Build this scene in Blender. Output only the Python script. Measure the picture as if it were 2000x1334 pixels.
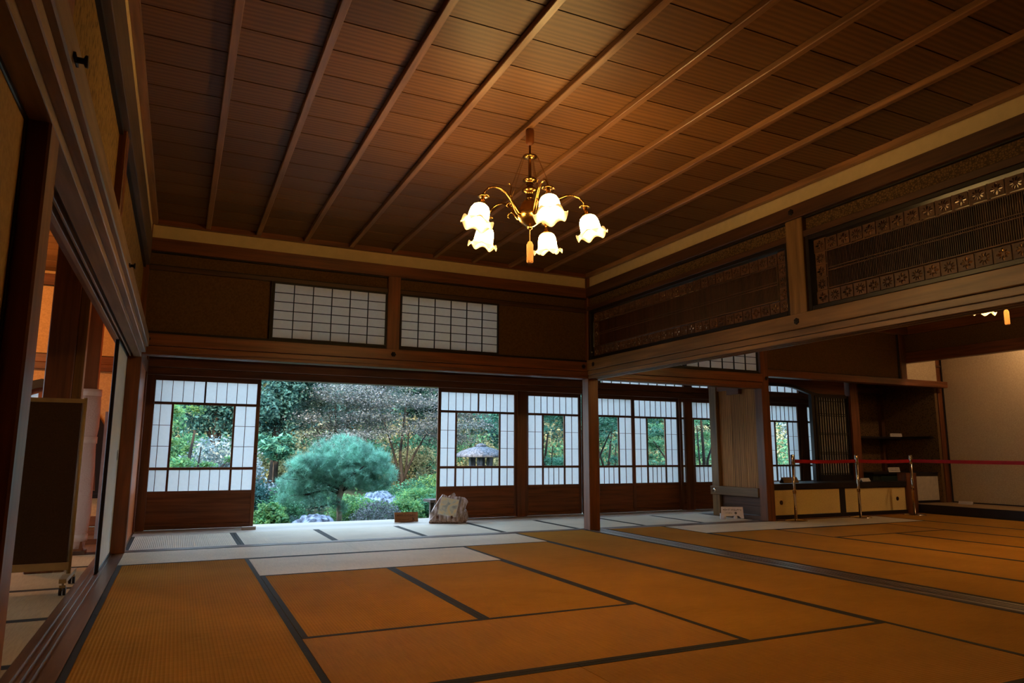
import bpy, bmesh, math, random
import numpy as np
from mathutils import Vector, Matrix
random.seed(7); rng = np.random.default_rng(11)
for o in list(bpy.data.objects): bpy.data.objects.remove(o)
SC = bpy.context.scene; COL = SC.collection
PI = math.pi; sin, cos = math.sin, math.cos
# ------------------------------------------------------------------ camera
cd = bpy.data.cameras.new('camera'); cam = bpy.data.objects.new('camera', cd); COL.objects.link(cam)
cd.sensor_width = 36; cd.lens = 36*1371.4/2000; cd.clip_start = .05; cd.clip_end = 300
_y, _p, _r = .43938, .15758, .00371
_f = Vector((sin(_y)*cos(_p), cos(_y)*cos(_p), sin(_p))); _rt = Vector((cos(_y), -sin(_y), 0)); _up = _rt.cross(_f)
_R = cos(_r)*_rt+sin(_r)*_up; _U = -sin(_r)*_rt+cos(_r)*_up
cam.matrix_world = Matrix(((_R.x, _U.x, -_f.x, 0), (_R.y, _U.y, -_f.y, 0), (_R.z, _U.z, -_f.z, .88), (0, 0, 0, 1)))
SC.camera = cam
# ------------------------------------------------------------------ world, sun, lamps, exposure
SC.view_settings.view_transform = 'Standard'; SC.view_settings.look = 'None'
SC.view_settings.exposure = 0.0; SC.view_settings.gamma = 1; SC.view_settings.use_curve_mapping = False
w = bpy.data.worlds.new('sky'); SC.world = w; w.use_nodes = True
nt = w.node_tree; bg = nt.nodes['Background']
tc = nt.nodes.new('ShaderNodeTexCoord'); sp = nt.nodes.new('ShaderNodeSeparateXYZ'); rp = nt.nodes.new('ShaderNodeValToRGB')
nt.links.new(tc.outputs['Generated'], sp.inputs[0]); nt.links.new(sp.outputs['Z'], rp.inputs[0]); nt.links.new(rp.outputs[0], bg.inputs[0])
rp.color_ramp.elements[0].color = (.70, .86, 1, 1); rp.color_ramp.elements[1].color = (.40, .66, 1, 1)
bg.inputs[1].default_value = 8.5
def lamp(kind, name, loc, energy, color, size=.1, rot=None):
    l = bpy.data.lights.new(name, kind); o = bpy.data.objects.new(name, l); COL.objects.link(o)
    o.location = loc; l.energy = energy; l.color = color
    if kind == 'POINT': l.shadow_soft_size = size
    if kind == 'SUN': l.angle = size
    if kind == 'AREA': l.size = size
    if rot: o.rotation_euler = rot
    return o
lamp('SUN', 'sun', (0, 0, 20), 9.0, (1, .76, .46), .02, (math.radians(60), 0, math.radians(-14)))
lamp('POINT', 'side_room_lamp', (-2.3, 8.2, 2.5), 110, (1, .46, .15), .12)
lamp('POINT', 'alcove_lamp', (10.75, 5.6, 2.7), 44, (1, .66, .38), .08)
LAMP_E = 80.0
# ------------------------------------------------------------------ object helpers
def tag(o, label=None, cat=None, group=None, kind=None):
    for k, v in (('label', label), ('category', cat), ('group', group), ('kind', kind)):
        if v: o[k] = v
    return o
def wl(o):
    v = Vector((0, 0, 0))
    while o is not None: v += o.location; o = o.parent
    return v
def empty(name, loc=(0, 0, 0), rz=0):
    o = bpy.data.objects.new(name, None); COL.objects.link(o); o.location = loc; o.rotation_euler = (0, 0, rz)
    o.empty_display_size = .1
    return o
def struct(name): return tag(empty(name), kind='structure')
def thing(name, label, cat, loc, group=None, rz=0): return tag(empty(name, loc, rz), label, cat, group)
def link(name, me, parent=None, loc=(0, 0, 0)):
    o = bpy.data.objects.new(name, me); COL.objects.link(o); o.location = loc
    if parent is not None: o.parent = parent
    return o
def mesh(name, v, f, mats, smooth=False, mi=None):
    me = bpy.data.meshes.new(name); me.from_pydata([tuple(p) for p in v], [], f); me.update()
    for m in (mats if isinstance(mats, (list, tuple)) else [mats]): me.materials.append(m)
    if smooth: me.polygons.foreach_set('use_smooth', [True]*len(me.polygons))
    if mi is not None: me.polygons.foreach_set('material_index', mi)
    return me
_bc = {}
def boxmesh(dx, dy, dz, mat, bev=0):
    k = (round(dx, 4), round(dy, 4), round(dz, 4), mat.name, bev)
    if k in _bc: return _bc[k]
    bm = bmesh.new(); bmesh.ops.create_cube(bm, size=1)
    for v in bm.verts: v.co = Vector((v.co.x*dx, v.co.y*dy, v.co.z*dz))
    if bev: bmesh.ops.bevel(bm, geom=bm.edges[:], offset=bev, segments=1, affect='EDGES')
    me = bpy.data.meshes.new('board'); bm.to_mesh(me); bm.free(); me.materials.append(mat)
    _bc[k] = me
    return me
def bx(name, x0, x1, y0, y1, z0, z1, mat, parent=None, bev=0):
    """axis-aligned piece given in room coordinates"""
    c = Vector(((x0+x1)/2, (y0+y1)/2, (z0+z1)/2))
    return link(name, boxmesh(x1-x0, y1-y0, z1-z0, mat, bev), parent, c-(wl(parent) if parent is not None else Vector((0, 0, 0))))
class MB:
    def __init__(s): s.v = []; s.f = []
    def box(s, x0, x1, y0, y1, z0, z1, M=None):
        b = len(s.v); P = [(x, y, z) for z in (z0, z1) for y in (y0, y1) for x in (x0, x1)]
        if M is not None: P = [M @ Vector(p) for p in P]
        s.v += P
        s.f += [tuple(b+i for i in q) for q in ((0, 2, 3, 1), (4, 5, 7, 6), (0, 1, 5, 4), (2, 6, 7, 3), (0, 4, 6, 2), (1, 3, 7, 5))]
        return s
    def tube(s, pts, r, n=8, cap=True):
        pts = [Vector(p) for p in pts]; R = r if isinstance(r, (list, tuple)) else [r]*len(pts)
        b = len(s.v); up = Vector((0, 0, 1)); pu = None
        for i, p in enumerate(pts):
            d = (pts[min(i+1, len(pts)-1)]-pts[max(i-1, 0)]).normalized()
            a = d.orthogonal() if pu is None else (pu-d*pu.dot(d))
            if a.length < 1e-4: a = d.orthogonal()
            a.normalize(); pu = a; c = d.cross(a)
            for k in range(n):
                t = 2*PI*k/n; s.v.append(p+(a*cos(t)+c*sin(t))*R[i])
        for i in range(len(pts)-1):
            for k in range(n):
                s.f.append((b+i*n+k, b+i*n+(k+1) % n, b+(i+1)*n+(k+1) % n, b+(i+1)*n+k))
        if cap:
            s.f.append(tuple(b+k for k in range(n))[::-1]); s.f.append(tuple(b+(len(pts)-1)*n+k for k in range(n)))
        return s
    def lathe(s, prof, n=20, c=(0, 0, 0), M=None):
        b = len(s.v)
        for r, z in prof:
            for k in range(n):
                p = Vector((c[0]+r*cos(2*PI*k/n), c[1]+r*sin(2*PI*k/n), c[2]+z)); s.v.append(M @ p if M is not None else p)
        for i in range(len(prof)-1):
            for k in range(n): s.f.append((b+i*n+k, b+i*n+(k+1) % n, b+(i+1)*n+(k+1) % n, b+(i+1)*n+k))
        s.f.append(tuple(b+k for k in range(n))[::-1]); s.f.append(tuple(b+(len(prof)-1)*n+k for k in range(n)))
        return s
    def mesh(s, name, mat, smooth=False): return mesh(name, s.v, s.f, mat, smooth)
    def build(s, name, mat, parent=None, smooth=False, loc=(0, 0, 0)): return link(name, s.mesh(name, mat, smooth), parent, loc)
def extruded(name, loops, t, mat, axis='y', parent=None, loc=(0, 0, 0)):
    """flat plate with holes: loops of (u, z) in a plane, given thickness"""
    bm = bmesh.new(); ed = []
    for L in loops:
        vs = [bm.verts.new((u, 0, z)) for u, z in L]
        ed += [bm.edges.new((vs[i], vs[(i+1) % len(vs)])) for i in range(len(vs))]
    bmesh.ops.triangle_fill(bm, edges=ed, use_beauty=True)
    r = bmesh.ops.extrude_face_region(bm, geom=bm.faces[:])
    for g in r['geom']:
        if isinstance(g, bmesh.types.BMVert): g.co.y += t
    for v in bm.verts: v.co.y -= t/2
    if axis == 'x':
        for v in bm.verts: v.co = Vector((v.co.y, v.co.x, v.co.z))
    bmesh.ops.recalc_face_normals(bm, faces=bm.faces[:])
    me = bpy.data.meshes.new(name); bm.to_mesh(me); bm.free(); me.materials.append(mat)
    return link(name, me, parent, loc) if parent is not False else me
def copy_tree(o, parent=None):
    c = o.copy(); COL.objects.link(c)
    if parent is not None: c.parent = parent
    for ch in list(o.children): copy_tree(ch, c)
    return c
# ------------------------------------------------------------------ materials
class NM:
    def __init__(s, name):
        s.m = bpy.data.materials.new(name); s.m.use_nodes = True; s.t = s.m.node_tree; s.b = s.t.nodes['Principled BSDF']
    def n(s, t, **k):
        q = s.t.nodes.new('ShaderNode'+t)
        for a, v in k.items(): setattr(q, a, v)
        return q
    def l(s, a, b): s.t.links.new(a, b)
    def coords(s, rand=True, scale=(1, 1, 1)):
        c = s.n('TexCoord'); mp = s.n('Mapping'); mp.inputs['Scale'].default_value = scale
        if rand:
            oi = s.n('ObjectInfo'); mu = s.n('Math', operation='MULTIPLY'); mu.inputs[1].default_value = 37
            s.l(oi.outputs['Random'], mu.inputs[0]); ad = s.n('VectorMath', operation='ADD')
            s.l(c.outputs['Object'], ad.inputs[0]); s.l(mu.outputs[0], ad.inputs[1]); s.l(ad.outputs[0], mp.inputs[0])
        else: s.l(c.outputs['Object'], mp.inputs[0])
        return mp.outputs[0]
    def ramp(s, src, *st):
        r = s.n('ValToRGB'); e = r.color_ramp.elements
        e[0].position, e[0].color = st[0][0], (*st[0][1], 1); e[1].position, e[1].color = st[-1][0], (*st[-1][1], 1)
        for p, c in st[1:-1]: q = e.new(p); q.color = (*c, 1)
        s.l(src, r.inputs[0]); return r.outputs[0]
    def bump(s, h, dist, st=1):
        b = s.n('Bump'); b.inputs['Distance'].default_value = dist; b.inputs['Strength'].default_value = st
        s.l(h, b.inputs['Height']); s.l(b.outputs[0], s.b.inputs['Normal'])
    def set(s, **k):
        for a, v in k.items():
            a = {'col': 'Base Color', 'rough': 'Roughness', 'spec': 'Specular IOR Level', 'metal': 'Metallic', 'coat': 'Coat Weight'}[a]
            s.b.inputs[a].default_value = (*v, 1) if a == 'Base Color' else v
        return s
def plain(name, col, rough=.6, spec=.4, metal=0, var=.12, sc=14, coat=0):
    q = NM(name); q.set(rough=rough, spec=spec, metal=metal, coat=coat)
    no = q.n('TexNoise'); no.inputs['Scale'].default_value = sc; no.inputs['Detail'].default_value = 4; q.l(q.coords(), no.inputs['Vector'])
    q.l(q.ramp(no.outputs['Fac'], (.3, tuple(c*(1-var) for c in col)), (.7, tuple(min(1, c*(1+var)) for c in col))), q.b.inputs['Base Color'])
    q.bump(no.outputs['Fac'], .001, .4)
    return q.m
def wood(name, col, axis='x', rough=.45, spec=.35, cross=26, lon=1.6, contrast=.45, figure=0):
    q = NM(name); q.set(rough=rough, spec=spec)
    sc = [cross]*3; sc['xyz'.index(axis)] = lon
    v = q.coords(True, sc); no = q.n('TexNoise'); no.inputs['Scale'].default_value = 1; no.inputs['Detail'].default_value = 7
    no.inputs['Distortion'].default_value = .9 if figure else .3; q.l(v, no.inputs['Vector'])
    f = no.outputs['Fac']
    if figure:
        s2 = [9]*3; s2['xyz'.index(axis)] = 1.1
        wv = q.n('TexWave'); wv.wave_type = 'RINGS'; wv.inputs['Scale'].default_value = 1.3; wv.inputs['Distortion'].default_value = 6
        wv.inputs['Detail'].default_value = 3; wv.inputs['Detail Scale'].default_value = .7; q.l(q.coords(True, s2), wv.inputs['Vector'])
        mx = q.n('Mix'); mx.inputs[0].default_value = figure; q.l(f, mx.inputs[2]); q.l(wv.outputs['Fac'], mx.inputs[3]); f = mx.outputs[0]
    c1 = q.ramp(f, (.28, tuple(c*(1-contrast) for c in col)), (.72, tuple(min(1, c*(1+contrast*.8)) for c in col)))
    oi = q.n('ObjectInfo'); mr = q.n('MapRange'); mr.inputs[3].default_value = .82; mr.inputs[4].default_value = 1.15; q.l(oi.outputs['Random'], mr.inputs[0])
    vm = q.n('VectorMath', operation='SCALE'); q.l(c1, vm.inputs[0]); q.l(mr.outputs[0], vm.inputs['Scale']); q.l(vm.outputs[0], q.b.inputs['Base Color'])
    q.bump(f, .0004 if figure else .0012, .5)
    return q.m
def tatami(name, axis, base=(.38, .180, .034), sp=0):
    q = NM(name); q.set(rough=.5, spec=sp or (.006 if axis == 'x' else .001))
    c = q.n('TexCoord'); s = q.n('SeparateXYZ'); q.l(c.outputs['Object'], s.inputs[0])
    mu = q.n('Math', operation='MULTIPLY'); mu.inputs[1].default_value = 2*PI/.0165
    q.l(s.outputs['Y' if axis == 'x' else 'X'], mu.inputs[0]); sn = q.n('Math', operation='SINE'); q.l(mu.outputs[0], sn.inputs[0])
    sc = (180, 9, 9) if axis == 'x' else (9, 180, 9)
    no = q.n('TexNoise'); no.inputs['Scale'].default_value = 1; no.inputs['Detail'].default_value = 4; q.l(q.coords(True, sc), no.inputs['Vector'])
    n2 = q.n('TexNoise'); n2.inputs['Scale'].default_value = 2.2; n2.inputs['Detail'].default_value = 3; q.l(q.coords(), n2.inputs['Vector'])
    ad = q.n('Mix'); ad.inputs[0].default_value = .45; q.l(no.outputs['Fac'], ad.inputs[2]); q.l(n2.outputs['Fac'], ad.inputs[3])
    col = q.ramp(ad.outputs[0], (.3, tuple(k*.80 for k in base)), (.7, tuple(k*1.15 for k in base)))
    # darker line in each groove of the weave
    mr = q.n('MapRange'); mr.inputs[1].default_value = -1; mr.inputs[2].default_value = -.2; mr.inputs[3].default_value = .84; mr.inputs[4].default_value = 1
    q.l(sn.outputs[0], mr.inputs[0]); vm = q.n('VectorMath', operation='SCALE'); q.l(col, vm.inputs[0]); q.l(mr.outputs[0], vm.inputs['Scale'])
    q.l(vm.outputs[0], q.b.inputs['Base Color'])
    q.bump(sn.outputs[0], .0009, 1)
    return q.m
def paper(name, col, trans=.55):
    q = NM(name); t = q.t
    d = q.n('BsdfDiffuse'); r = q.n('BsdfTranslucent'); mx = q.n('MixShader'); mx.inputs[0].default_value = trans
    no = q.n('TexNoise'); no.inputs['Scale'].default_value = 30; no.inputs['Detail'].default_value = 6; q.l(q.coords(), no.inputs['Vector'])
    c = q.ramp(no.outputs['Fac'], (.3, tuple(k*.95 for k in col)), (.7, col))
    q.l(c, d.inputs[0]); q.l(c, r.inputs[0]); q.l(d.outputs[0], mx.inputs[1]); q.l(r.outputs[0], mx.inputs[2])
    q.l(mx.outputs[0], t.nodes['Material Output'].inputs[0]); t.nodes.remove(q.b)
    return q.m
def glassmat():
    q = NM('window_glass'); t = q.t; a = q.n('BsdfTransparent'); a.inputs[0].default_value = (.93, .96, .95, 1); g = q.n('BsdfGlossy'); g.inputs['Roughness'].default_value = .02
    mx = q.n('MixShader'); mx.inputs[0].default_value = .06; q.l(a.outputs[0], mx.inputs[1]); q.l(g.outputs[0], mx.inputs[2]); q.l(mx.outputs[0], t.nodes['Material Output'].inputs[0]); t.nodes.remove(q.b)
    return q.m
def wallpaper(name, col, dark, kind='speck', amt=.5):
    q = NM(name); q.set(rough=.75, spec=.2)
    if kind == 'fleck': sc = (110, 95, 28); lo, hi = .50, .62
    elif kind == 'motif': sc = (7, 11, 11); lo, hi = .06, .12
    else: sc = (60, 60, 60); lo, hi = .35, .65
    v = q.coords(kind != 'motif', sc)
    if kind == 'motif':
        n = q.n('TexVoronoi'); n.feature = 'DISTANCE_TO_EDGE'; n.inputs['Randomness'].default_value = .55; q.l(v, n.inputs['Vector']); f = n.outputs['Distance']
    else:
        n = q.n('TexNoise'); n.inputs['Scale'].default_value = 1; n.inputs['Detail'].default_value = 3; q.l(v, n.inputs['Vector']); f = n.outputs['Fac']
    d = tuple(c*(1-amt)+e*amt for c, e in zip(col, dark))
    st = ((lo, d), (hi, col)) if kind != 'fleck' else ((lo, col), (hi, d))
    q.l(q.ramp(f, *st), q.b.inputs['Base Color']); q.bump(f, .0006, .5)
    return q.m
def leafmat(name, c1, c2, trans=.35, rough=.5):
    c1 = tuple(k*.70 for k in c1); c2 = tuple(k*.70 for k in c2)
    q = NM(name); t = q.t; g = q.n('NewGeometry'); c = q.ramp(g.outputs['Random Per Island'], (0, c1), (1, c2))
    no = q.n('TexNoise'); no.inputs['Scale'].default_value = 5; no.inputs['Detail'].default_value = 3; q.l(q.coords(False), no.inputs['Vector'])
    mr = q.n('MapRange'); mr.inputs[1].default_value = .35; mr.inputs[2].default_value = .65; mr.inputs[3].default_value = .55; mr.inputs[4].default_value = 1.35; q.l(no.outputs['Fac'], mr.inputs[0])
    vm = q.n('VectorMath', operation='SCALE'); q.l(c, vm.inputs[0]); q.l(mr.outputs[0], vm.inputs['Scale']); c = vm.outputs[0]
    q.l(c, q.b.inputs['Base Color']); q.set(rough=rough, spec=.12); r = q.n('BsdfTranslucent'); q.l(c, r.inputs[0]); mx = q.n('MixShader'); mx.inputs[0].default_value = trans
    q.l(q.b.outputs[0], mx.inputs[1]); q.l(r.outputs[0], mx.inputs[2]); q.l(mx.outputs[0], t.nodes['Material Output'].inputs[0])
    return q.m
def emis(name, col, st):
    q = NM(name); q.set(col=(.8, .7, .5), rough=.4); q.b.inputs['Emission Color'].default_value = (*col, 1); q.b.inputs['Emission Strength'].default_value = st
    return q.m
RED = (.105, .030, .012); BRN = (.085, .034, .014); TAN = (.185, .098, .036)
W = {}
for a in 'xyz':
    W['dark'+a] = wood('dark_cedar_'+a, BRN, a, .42, .4)
    W['red'+a] = wood('red_brown_wood_'+a, (.165, .052, .016), a, .40, .4)
    W['tan'+a] = wood('pale_hinoki_'+a, TAN, a, .42, .4)
PALE = wood('pale_boards', (.52, .43, .34), 'x', .35, .5, contrast=.2)  # plank wood set paler than the other floor boards
BOARD = wood('ceiling_cedar', (.150, .066, .018), 'x', .48, .30, 9, .9, .20, .5)
BATTEN = wood('ceiling_batten_wood', (.26, .125, .052), 'y', .36, .45)
BLACK = plain('black_lacquer', (.012, .008, .007), .38, .35, var=.2)
BLACKM = plain('matt_black_edge', (.014, .009, .007), .55, .3)
CREAM = plain('cream_plaster', (.66, .50, .26), .8, .2, var=.05)
PANEL = wallpaper('brown_wallpaper', (.135, .066, .024), (.05, .022, .008), 'speck', .45)
GOLD = wallpaper('gold_fleck_wallpaper', (.30, .18, .05), (.05, .022, .006), 'fleck', .8)
GOLDF = wallpaper('gold_sliding_panel', (.36, .21, .06), (.22, .12, .03), 'speck', .5)
VINE = wallpaper('vine_wallpaper', (.16, .088, .03), (.03, .014, .006), 'motif', .75)
OCHRE = wallpaper('ochre_wallpaper', (.62, .36, .15), (.42, .23, .09), 'speck', .5)
CREAMW = wallpaper('pale_linen_wallpaper', (.50, .38, .22), (.36, .26, .14), 'speck', .6)
CUPF = wallpaper('yellow_cupboard_paper', (.80, .60, .25), (.66, .46, .17), 'speck', .5)
TAT = {a: tatami('tatami_weave_'+a, a) for a in 'xy'}
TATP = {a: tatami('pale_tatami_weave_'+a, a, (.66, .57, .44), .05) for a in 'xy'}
HERI = plain('dark_tatami_border', (.028, .024, .018), .8, .15, sc=80)
PAPER = paper('shoji_paper', (.72, .72, .71), .42); PAPER2 = paper('ranma_paper', (.92, .90, .86), .5)
GLASS = glassmat()
BRASS = plain('aged_brass', (.36, .20, .06), .24, .6, 1, .2)
BRASSD = plain('dark_brass', (.20, .10, .035), .3, .6, 1, .2)
CHROME = plain('brushed_steel', (.62, .52, .42), .2, .6, 1, .05)
IRON = plain('black_iron', (.02, .014, .012), .5, .4, .6)
CARD = plain('white_card', (.62, .56, .50), .7, .3, var=.04)
INK = plain('black_ink', (.03, .025, .02), .7, .2)
# ------------------------------------------------------------------ floors of tatami
_tm = {}
def mats(root, lst, T=None):
    for x0, x1, y0, y1, a in lst:
        T_ = T or (TATP if a == 'x' and root.name.startswith('floor') and ((y0 > 5.4 and x0 < 3 and x0 > -.5) or y0 == 6.4) else TAT)  # pale rows: the daylight glare on them is put into the colour
        g = .0015; dx, dy = x1-x0-2*g, y1-y0-2*g
        k = (round(dx, 3), round(dy, 3), a)
        if k not in _tm:
            b = MB(); h = .031
            if a == 'x': b.box(-dx/2, dx/2, -dy/2, -dy/2+h, -.02, .0012).box(-dx/2, dx/2, dy/2-h, dy/2, -.02, .0012)
            else: b.box(-dx/2, -dx/2+h, -dy/2, dy/2, -.02, .0012).box(dx/2-h, dx/2, -dy/2, dy/2, -.02, .0012)
            _tm[k] = b.mesh('border', HERI)
        c = Vector(((x0+x1)/2, (y0+y1)/2, 0))
        m = link('tatami_mat', boxmesh(dx, dy, .05, T_[a]), root, c-Vector((0, 0, .025)))
        link('border', _tm[k], m, (0, 0, .025))
floor = struct('floor')
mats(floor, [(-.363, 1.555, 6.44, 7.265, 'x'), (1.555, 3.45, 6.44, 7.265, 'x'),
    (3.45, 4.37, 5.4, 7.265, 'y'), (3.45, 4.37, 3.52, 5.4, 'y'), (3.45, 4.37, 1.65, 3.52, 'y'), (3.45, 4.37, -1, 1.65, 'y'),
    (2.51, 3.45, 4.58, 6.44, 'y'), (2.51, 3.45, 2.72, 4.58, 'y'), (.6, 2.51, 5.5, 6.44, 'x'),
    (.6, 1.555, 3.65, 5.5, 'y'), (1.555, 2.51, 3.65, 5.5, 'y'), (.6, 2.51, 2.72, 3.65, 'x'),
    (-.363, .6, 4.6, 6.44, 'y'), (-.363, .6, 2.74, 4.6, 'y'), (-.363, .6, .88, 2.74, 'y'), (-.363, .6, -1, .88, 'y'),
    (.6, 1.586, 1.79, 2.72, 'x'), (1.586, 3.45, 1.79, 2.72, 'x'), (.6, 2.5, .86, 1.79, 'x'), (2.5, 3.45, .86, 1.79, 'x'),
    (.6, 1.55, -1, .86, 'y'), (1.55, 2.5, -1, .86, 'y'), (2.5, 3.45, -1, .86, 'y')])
fl2 = struct('floor')
xs = [-.37, .615, 1.51, 2.46, 3.39, 4.35, 5.30, 6.22, 7.12]
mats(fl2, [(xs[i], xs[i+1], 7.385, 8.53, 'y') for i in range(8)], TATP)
for i, (a, b) in enumerate(((8.53, 8.80), (8.80, 9.07), (9.07, 9.40))):
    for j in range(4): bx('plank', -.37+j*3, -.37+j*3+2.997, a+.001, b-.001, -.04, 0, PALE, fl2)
bx('plank', 7.15, 11.6, 7.9, 8.53, -.04, 0, W['darkx'], fl2)
fl3 = struct('floor')
mats(fl3, [(5.45, 7.3, 6.4, 7.22, 'x'), (7.3, 9.18, 6.4, 7.22, 'x'), (4.62, 5.45, 5.4, 7.22, 'y'), (4.62, 5.45, 3.68, 5.4, 'y'), (4.62, 5.45, 1.8, 3.68, 'y'), (4.62, 5.45, -1, 1.8, 'y'),
    (5.45, 6.47, 4.6, 6.4, 'y'), (5.45, 6.47, 2.7, 4.6, 'y'), (5.45, 6.47, .8, 2.7, 'y'), (5.45, 6.47, -1, .8, 'y'), (6.47, 8.31, 5.55, 6.4, 'x'),
    (6.47, 7.42, 3.7, 5.55, 'y'), (7.42, 8.31, 3.7, 5.55, 'y'), (6.47, 7.42, 1.8, 3.7, 'y'), (7.42, 8.31, 1.8, 3.7, 'y'), (6.47, 8.31, -1, 1.8, 'y'),
    (8.31, 9.18, 4.6, 6.4, 'y'), (8.31, 9.18, 2.7, 4.6, 'y'), (8.31, 9.18, -1, 2.7, 'y'),
    (9.18, 10.35, 5.3, 7.22, 'y'), (9.18, 10.35, 3.4, 5.3, 'y'), (9.18, 10.35, 1.5, 3.4, 'y'), (9.18, 10.35, -1, 1.5, 'y')])
fl4 = struct('floor')
ys = [-1, -.07, .86, 1.79, 2.72, 3.66, 4.6, 5.55, 6.5, 7.27]
TATL = {a: tatami('side_tatami_weave_'+a, a, (.46, .34, .20)) for a in 'xy'}
mats(fl4, [(-2.45, -.565, ys[i], ys[i+1], 'x') for i in range(9)]+[(-4.3, -2.45, ys[i], ys[i+1], 'x') for i in range(9)], TATL)
mats(fl4, [(-.99-.95*i, -.04-.95*i, 7.39, 9.2, 'y') for i in range(1, 4)], TATL)
bx('plank', -.99, -.375, 7.39, 9.85, -.04, 0, W['tany'], fl4); bx('plank', -4.3, -.99, 9.2, 9.85, -.04, 0, W['tanx'], fl4)
# ------------------------------------------------------------------ thresholds with sliding tracks
def threshold(n, x0, x1, y0, y1, along, mat, rails):
    r = struct(n)
    bx('sill_board', x0, x1, y0, y1, -.05, -.006, mat, r)
    for a, b in rails:
        if along == 'y': bx('rail', x0+a, x0+b, y0, y1, -.006, .003, mat, r)
        else: bx('rail', x0, x1, y0+a, y0+b, -.006, .003, mat, r)
slab = struct('floor_slab'); bx('slab', -4.3, 11.6, -1.1, 9.3, -.16, -.055, W['darkx'], slab); bx('edge_board', 7.268, 10.4, 7.22, 7.40, -.05, 0, W['redx'], slab); bx('edge_board', 4.55, 7.27, 7.22, 7.27, -.05, 0, W['redx'], slab)
threshold('trim_1', -.563, -.363, -1, 7.25, 'y', wood('worn_sill_wood', (.17, .085, .045), 'y', .3, .55), ((0, .04), (.06, .075), (.095, .11), (.13, .2)))
threshold('trim_2', 4.37, 4.62, -1, 7.25, 'y', wood('dark_sill_wood', (.10, .06, .038), 'y', .3, .5), ((.02, .07), (.09, .115), (.135, .16), (.18, .23)))
threshold('trim_3', -.37, 7.15, 7.265, 7.385, 'x', wood('long_sill_wood', (.14, .08, .05), 'x', .35, .5), ((0, .03), (.05, .07), (.09, .12)))
threshold('trim_4', -4.3, -.375, 7.27, 7.39, 'x', W['darkx'], ((0, .03), (.05, .07), (.09, .12)))
bx('tatami_edge', 4.355, 4.37, -1, 7.25, -.02, .001, HERI, floor)
# ------------------------------------------------------------------ ceilings
def ceiling(x0, x1, y0, y1, beams, z=3.045, pitch=.278):
    c = struct('ceiling'); n = int((y1-y0)/pitch)
    for i in range(n+1):
        a = y1-(i+1)*pitch; b = y1-i*pitch
        o = bx('ceiling_board', x0, x1, max(a, y0)+.003, b, z, z+.012, BOARD, c)
        o.rotation_euler = (math.radians(.7), 0, 0)
    for x in beams: bx('ceiling_batten', x-.022, x+.022, y0, y1, z-.038, z, BATTEN, c, .004)
    bx('roof_board', x0-.2, x1+.2, y0-.2, y1+.2, z+.03, z+.07, W['darkx'], c)
    return c
c1 = ceiling(-.34, 4.42, -1, 7.22, [.12+.4605*i for i in range(9)])
bx('cornice', -.36, -.315, -1, 7.2, 2.998, 3.05, BATTEN, c1); bx('cornice', 4.36, 4.405, -1, 7.2, 2.998, 3.05, BATTEN, c1)
bx('cornice', -.34, 4.4, 7.17, 7.215, 2.998, 3.05, W['redx'], c1)
ceiling(4.52, 10.5, -1, 7.3, [4.95+.46*i for i in range(12)])
ceiling(-4.3, -.40, -1, 9.9, [-.75-.46*i for i in range(8)])
cc = struct('ceiling')
for i in range(8): bx('ceiling_board', -.4, 11.6, 7.3+i*.25, 7.3+i*.25+.249, 2.5, 2.52, BOARD, cc)
# unseen roof; its ridge and eaves are shaped to shade the garden
rf = struct('roof')
b = MB(); X0, X1 = -6, 13
sec = [(-3, 3.3), (10.25, 3.18), (10.25, 3.05), (10.1, 3.06)]
prof = [(-2.5, 3.12), (-2.5, 3.25), (3.5, 5.6), (9.95, 3.16), (9.95, 3.08), (9.6, 3.14), (9.3, 3.16)]
b.v = [(x, y, z) for x in (X0, X1) for y, z in prof]; n = len(prof)
b.f = [tuple(range(n))[::-1], tuple(range(n, 2*n))]+[(i, (i+1) % n, n+(i+1) % n, n+i) for i in range(n)]
b.build('roof_slab', plain('roof_shingle', (.06, .055, .05), .8), rf)
# ------------------------------------------------------------------ posts
def post(x0, x1, y0, y1, z0, z1, mat, cham=.006):
    o = bx('pillar', x0, x1, y0, y1, z0, z1, mat, None, cham); tag(o, kind='structure'); return o
post(-.50, -.355, 7.18, 7.325, 0, 3.0, W['redz'])
corner = struct('pillar')
bx('pillar', 4.383, 4.523, 7.18, 7.32, 0, 3.0, W['redz'], corner, .006)
post(7.13, 7.268, 7.18, 7.325, 0, 3.0, W['redz'])
post(-.50, -.36, 2.09, 2.225, 0, 2.9, W['redz'])
post(-.50, -.365, 4.14, 4.27, 1.85, 2.8, W['redz'])
for x in (-.44, 4.37, 7.36, 9.9): post(x, x+.16, 9.10, 9.24, 0, 2.5, W['redz'])
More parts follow.
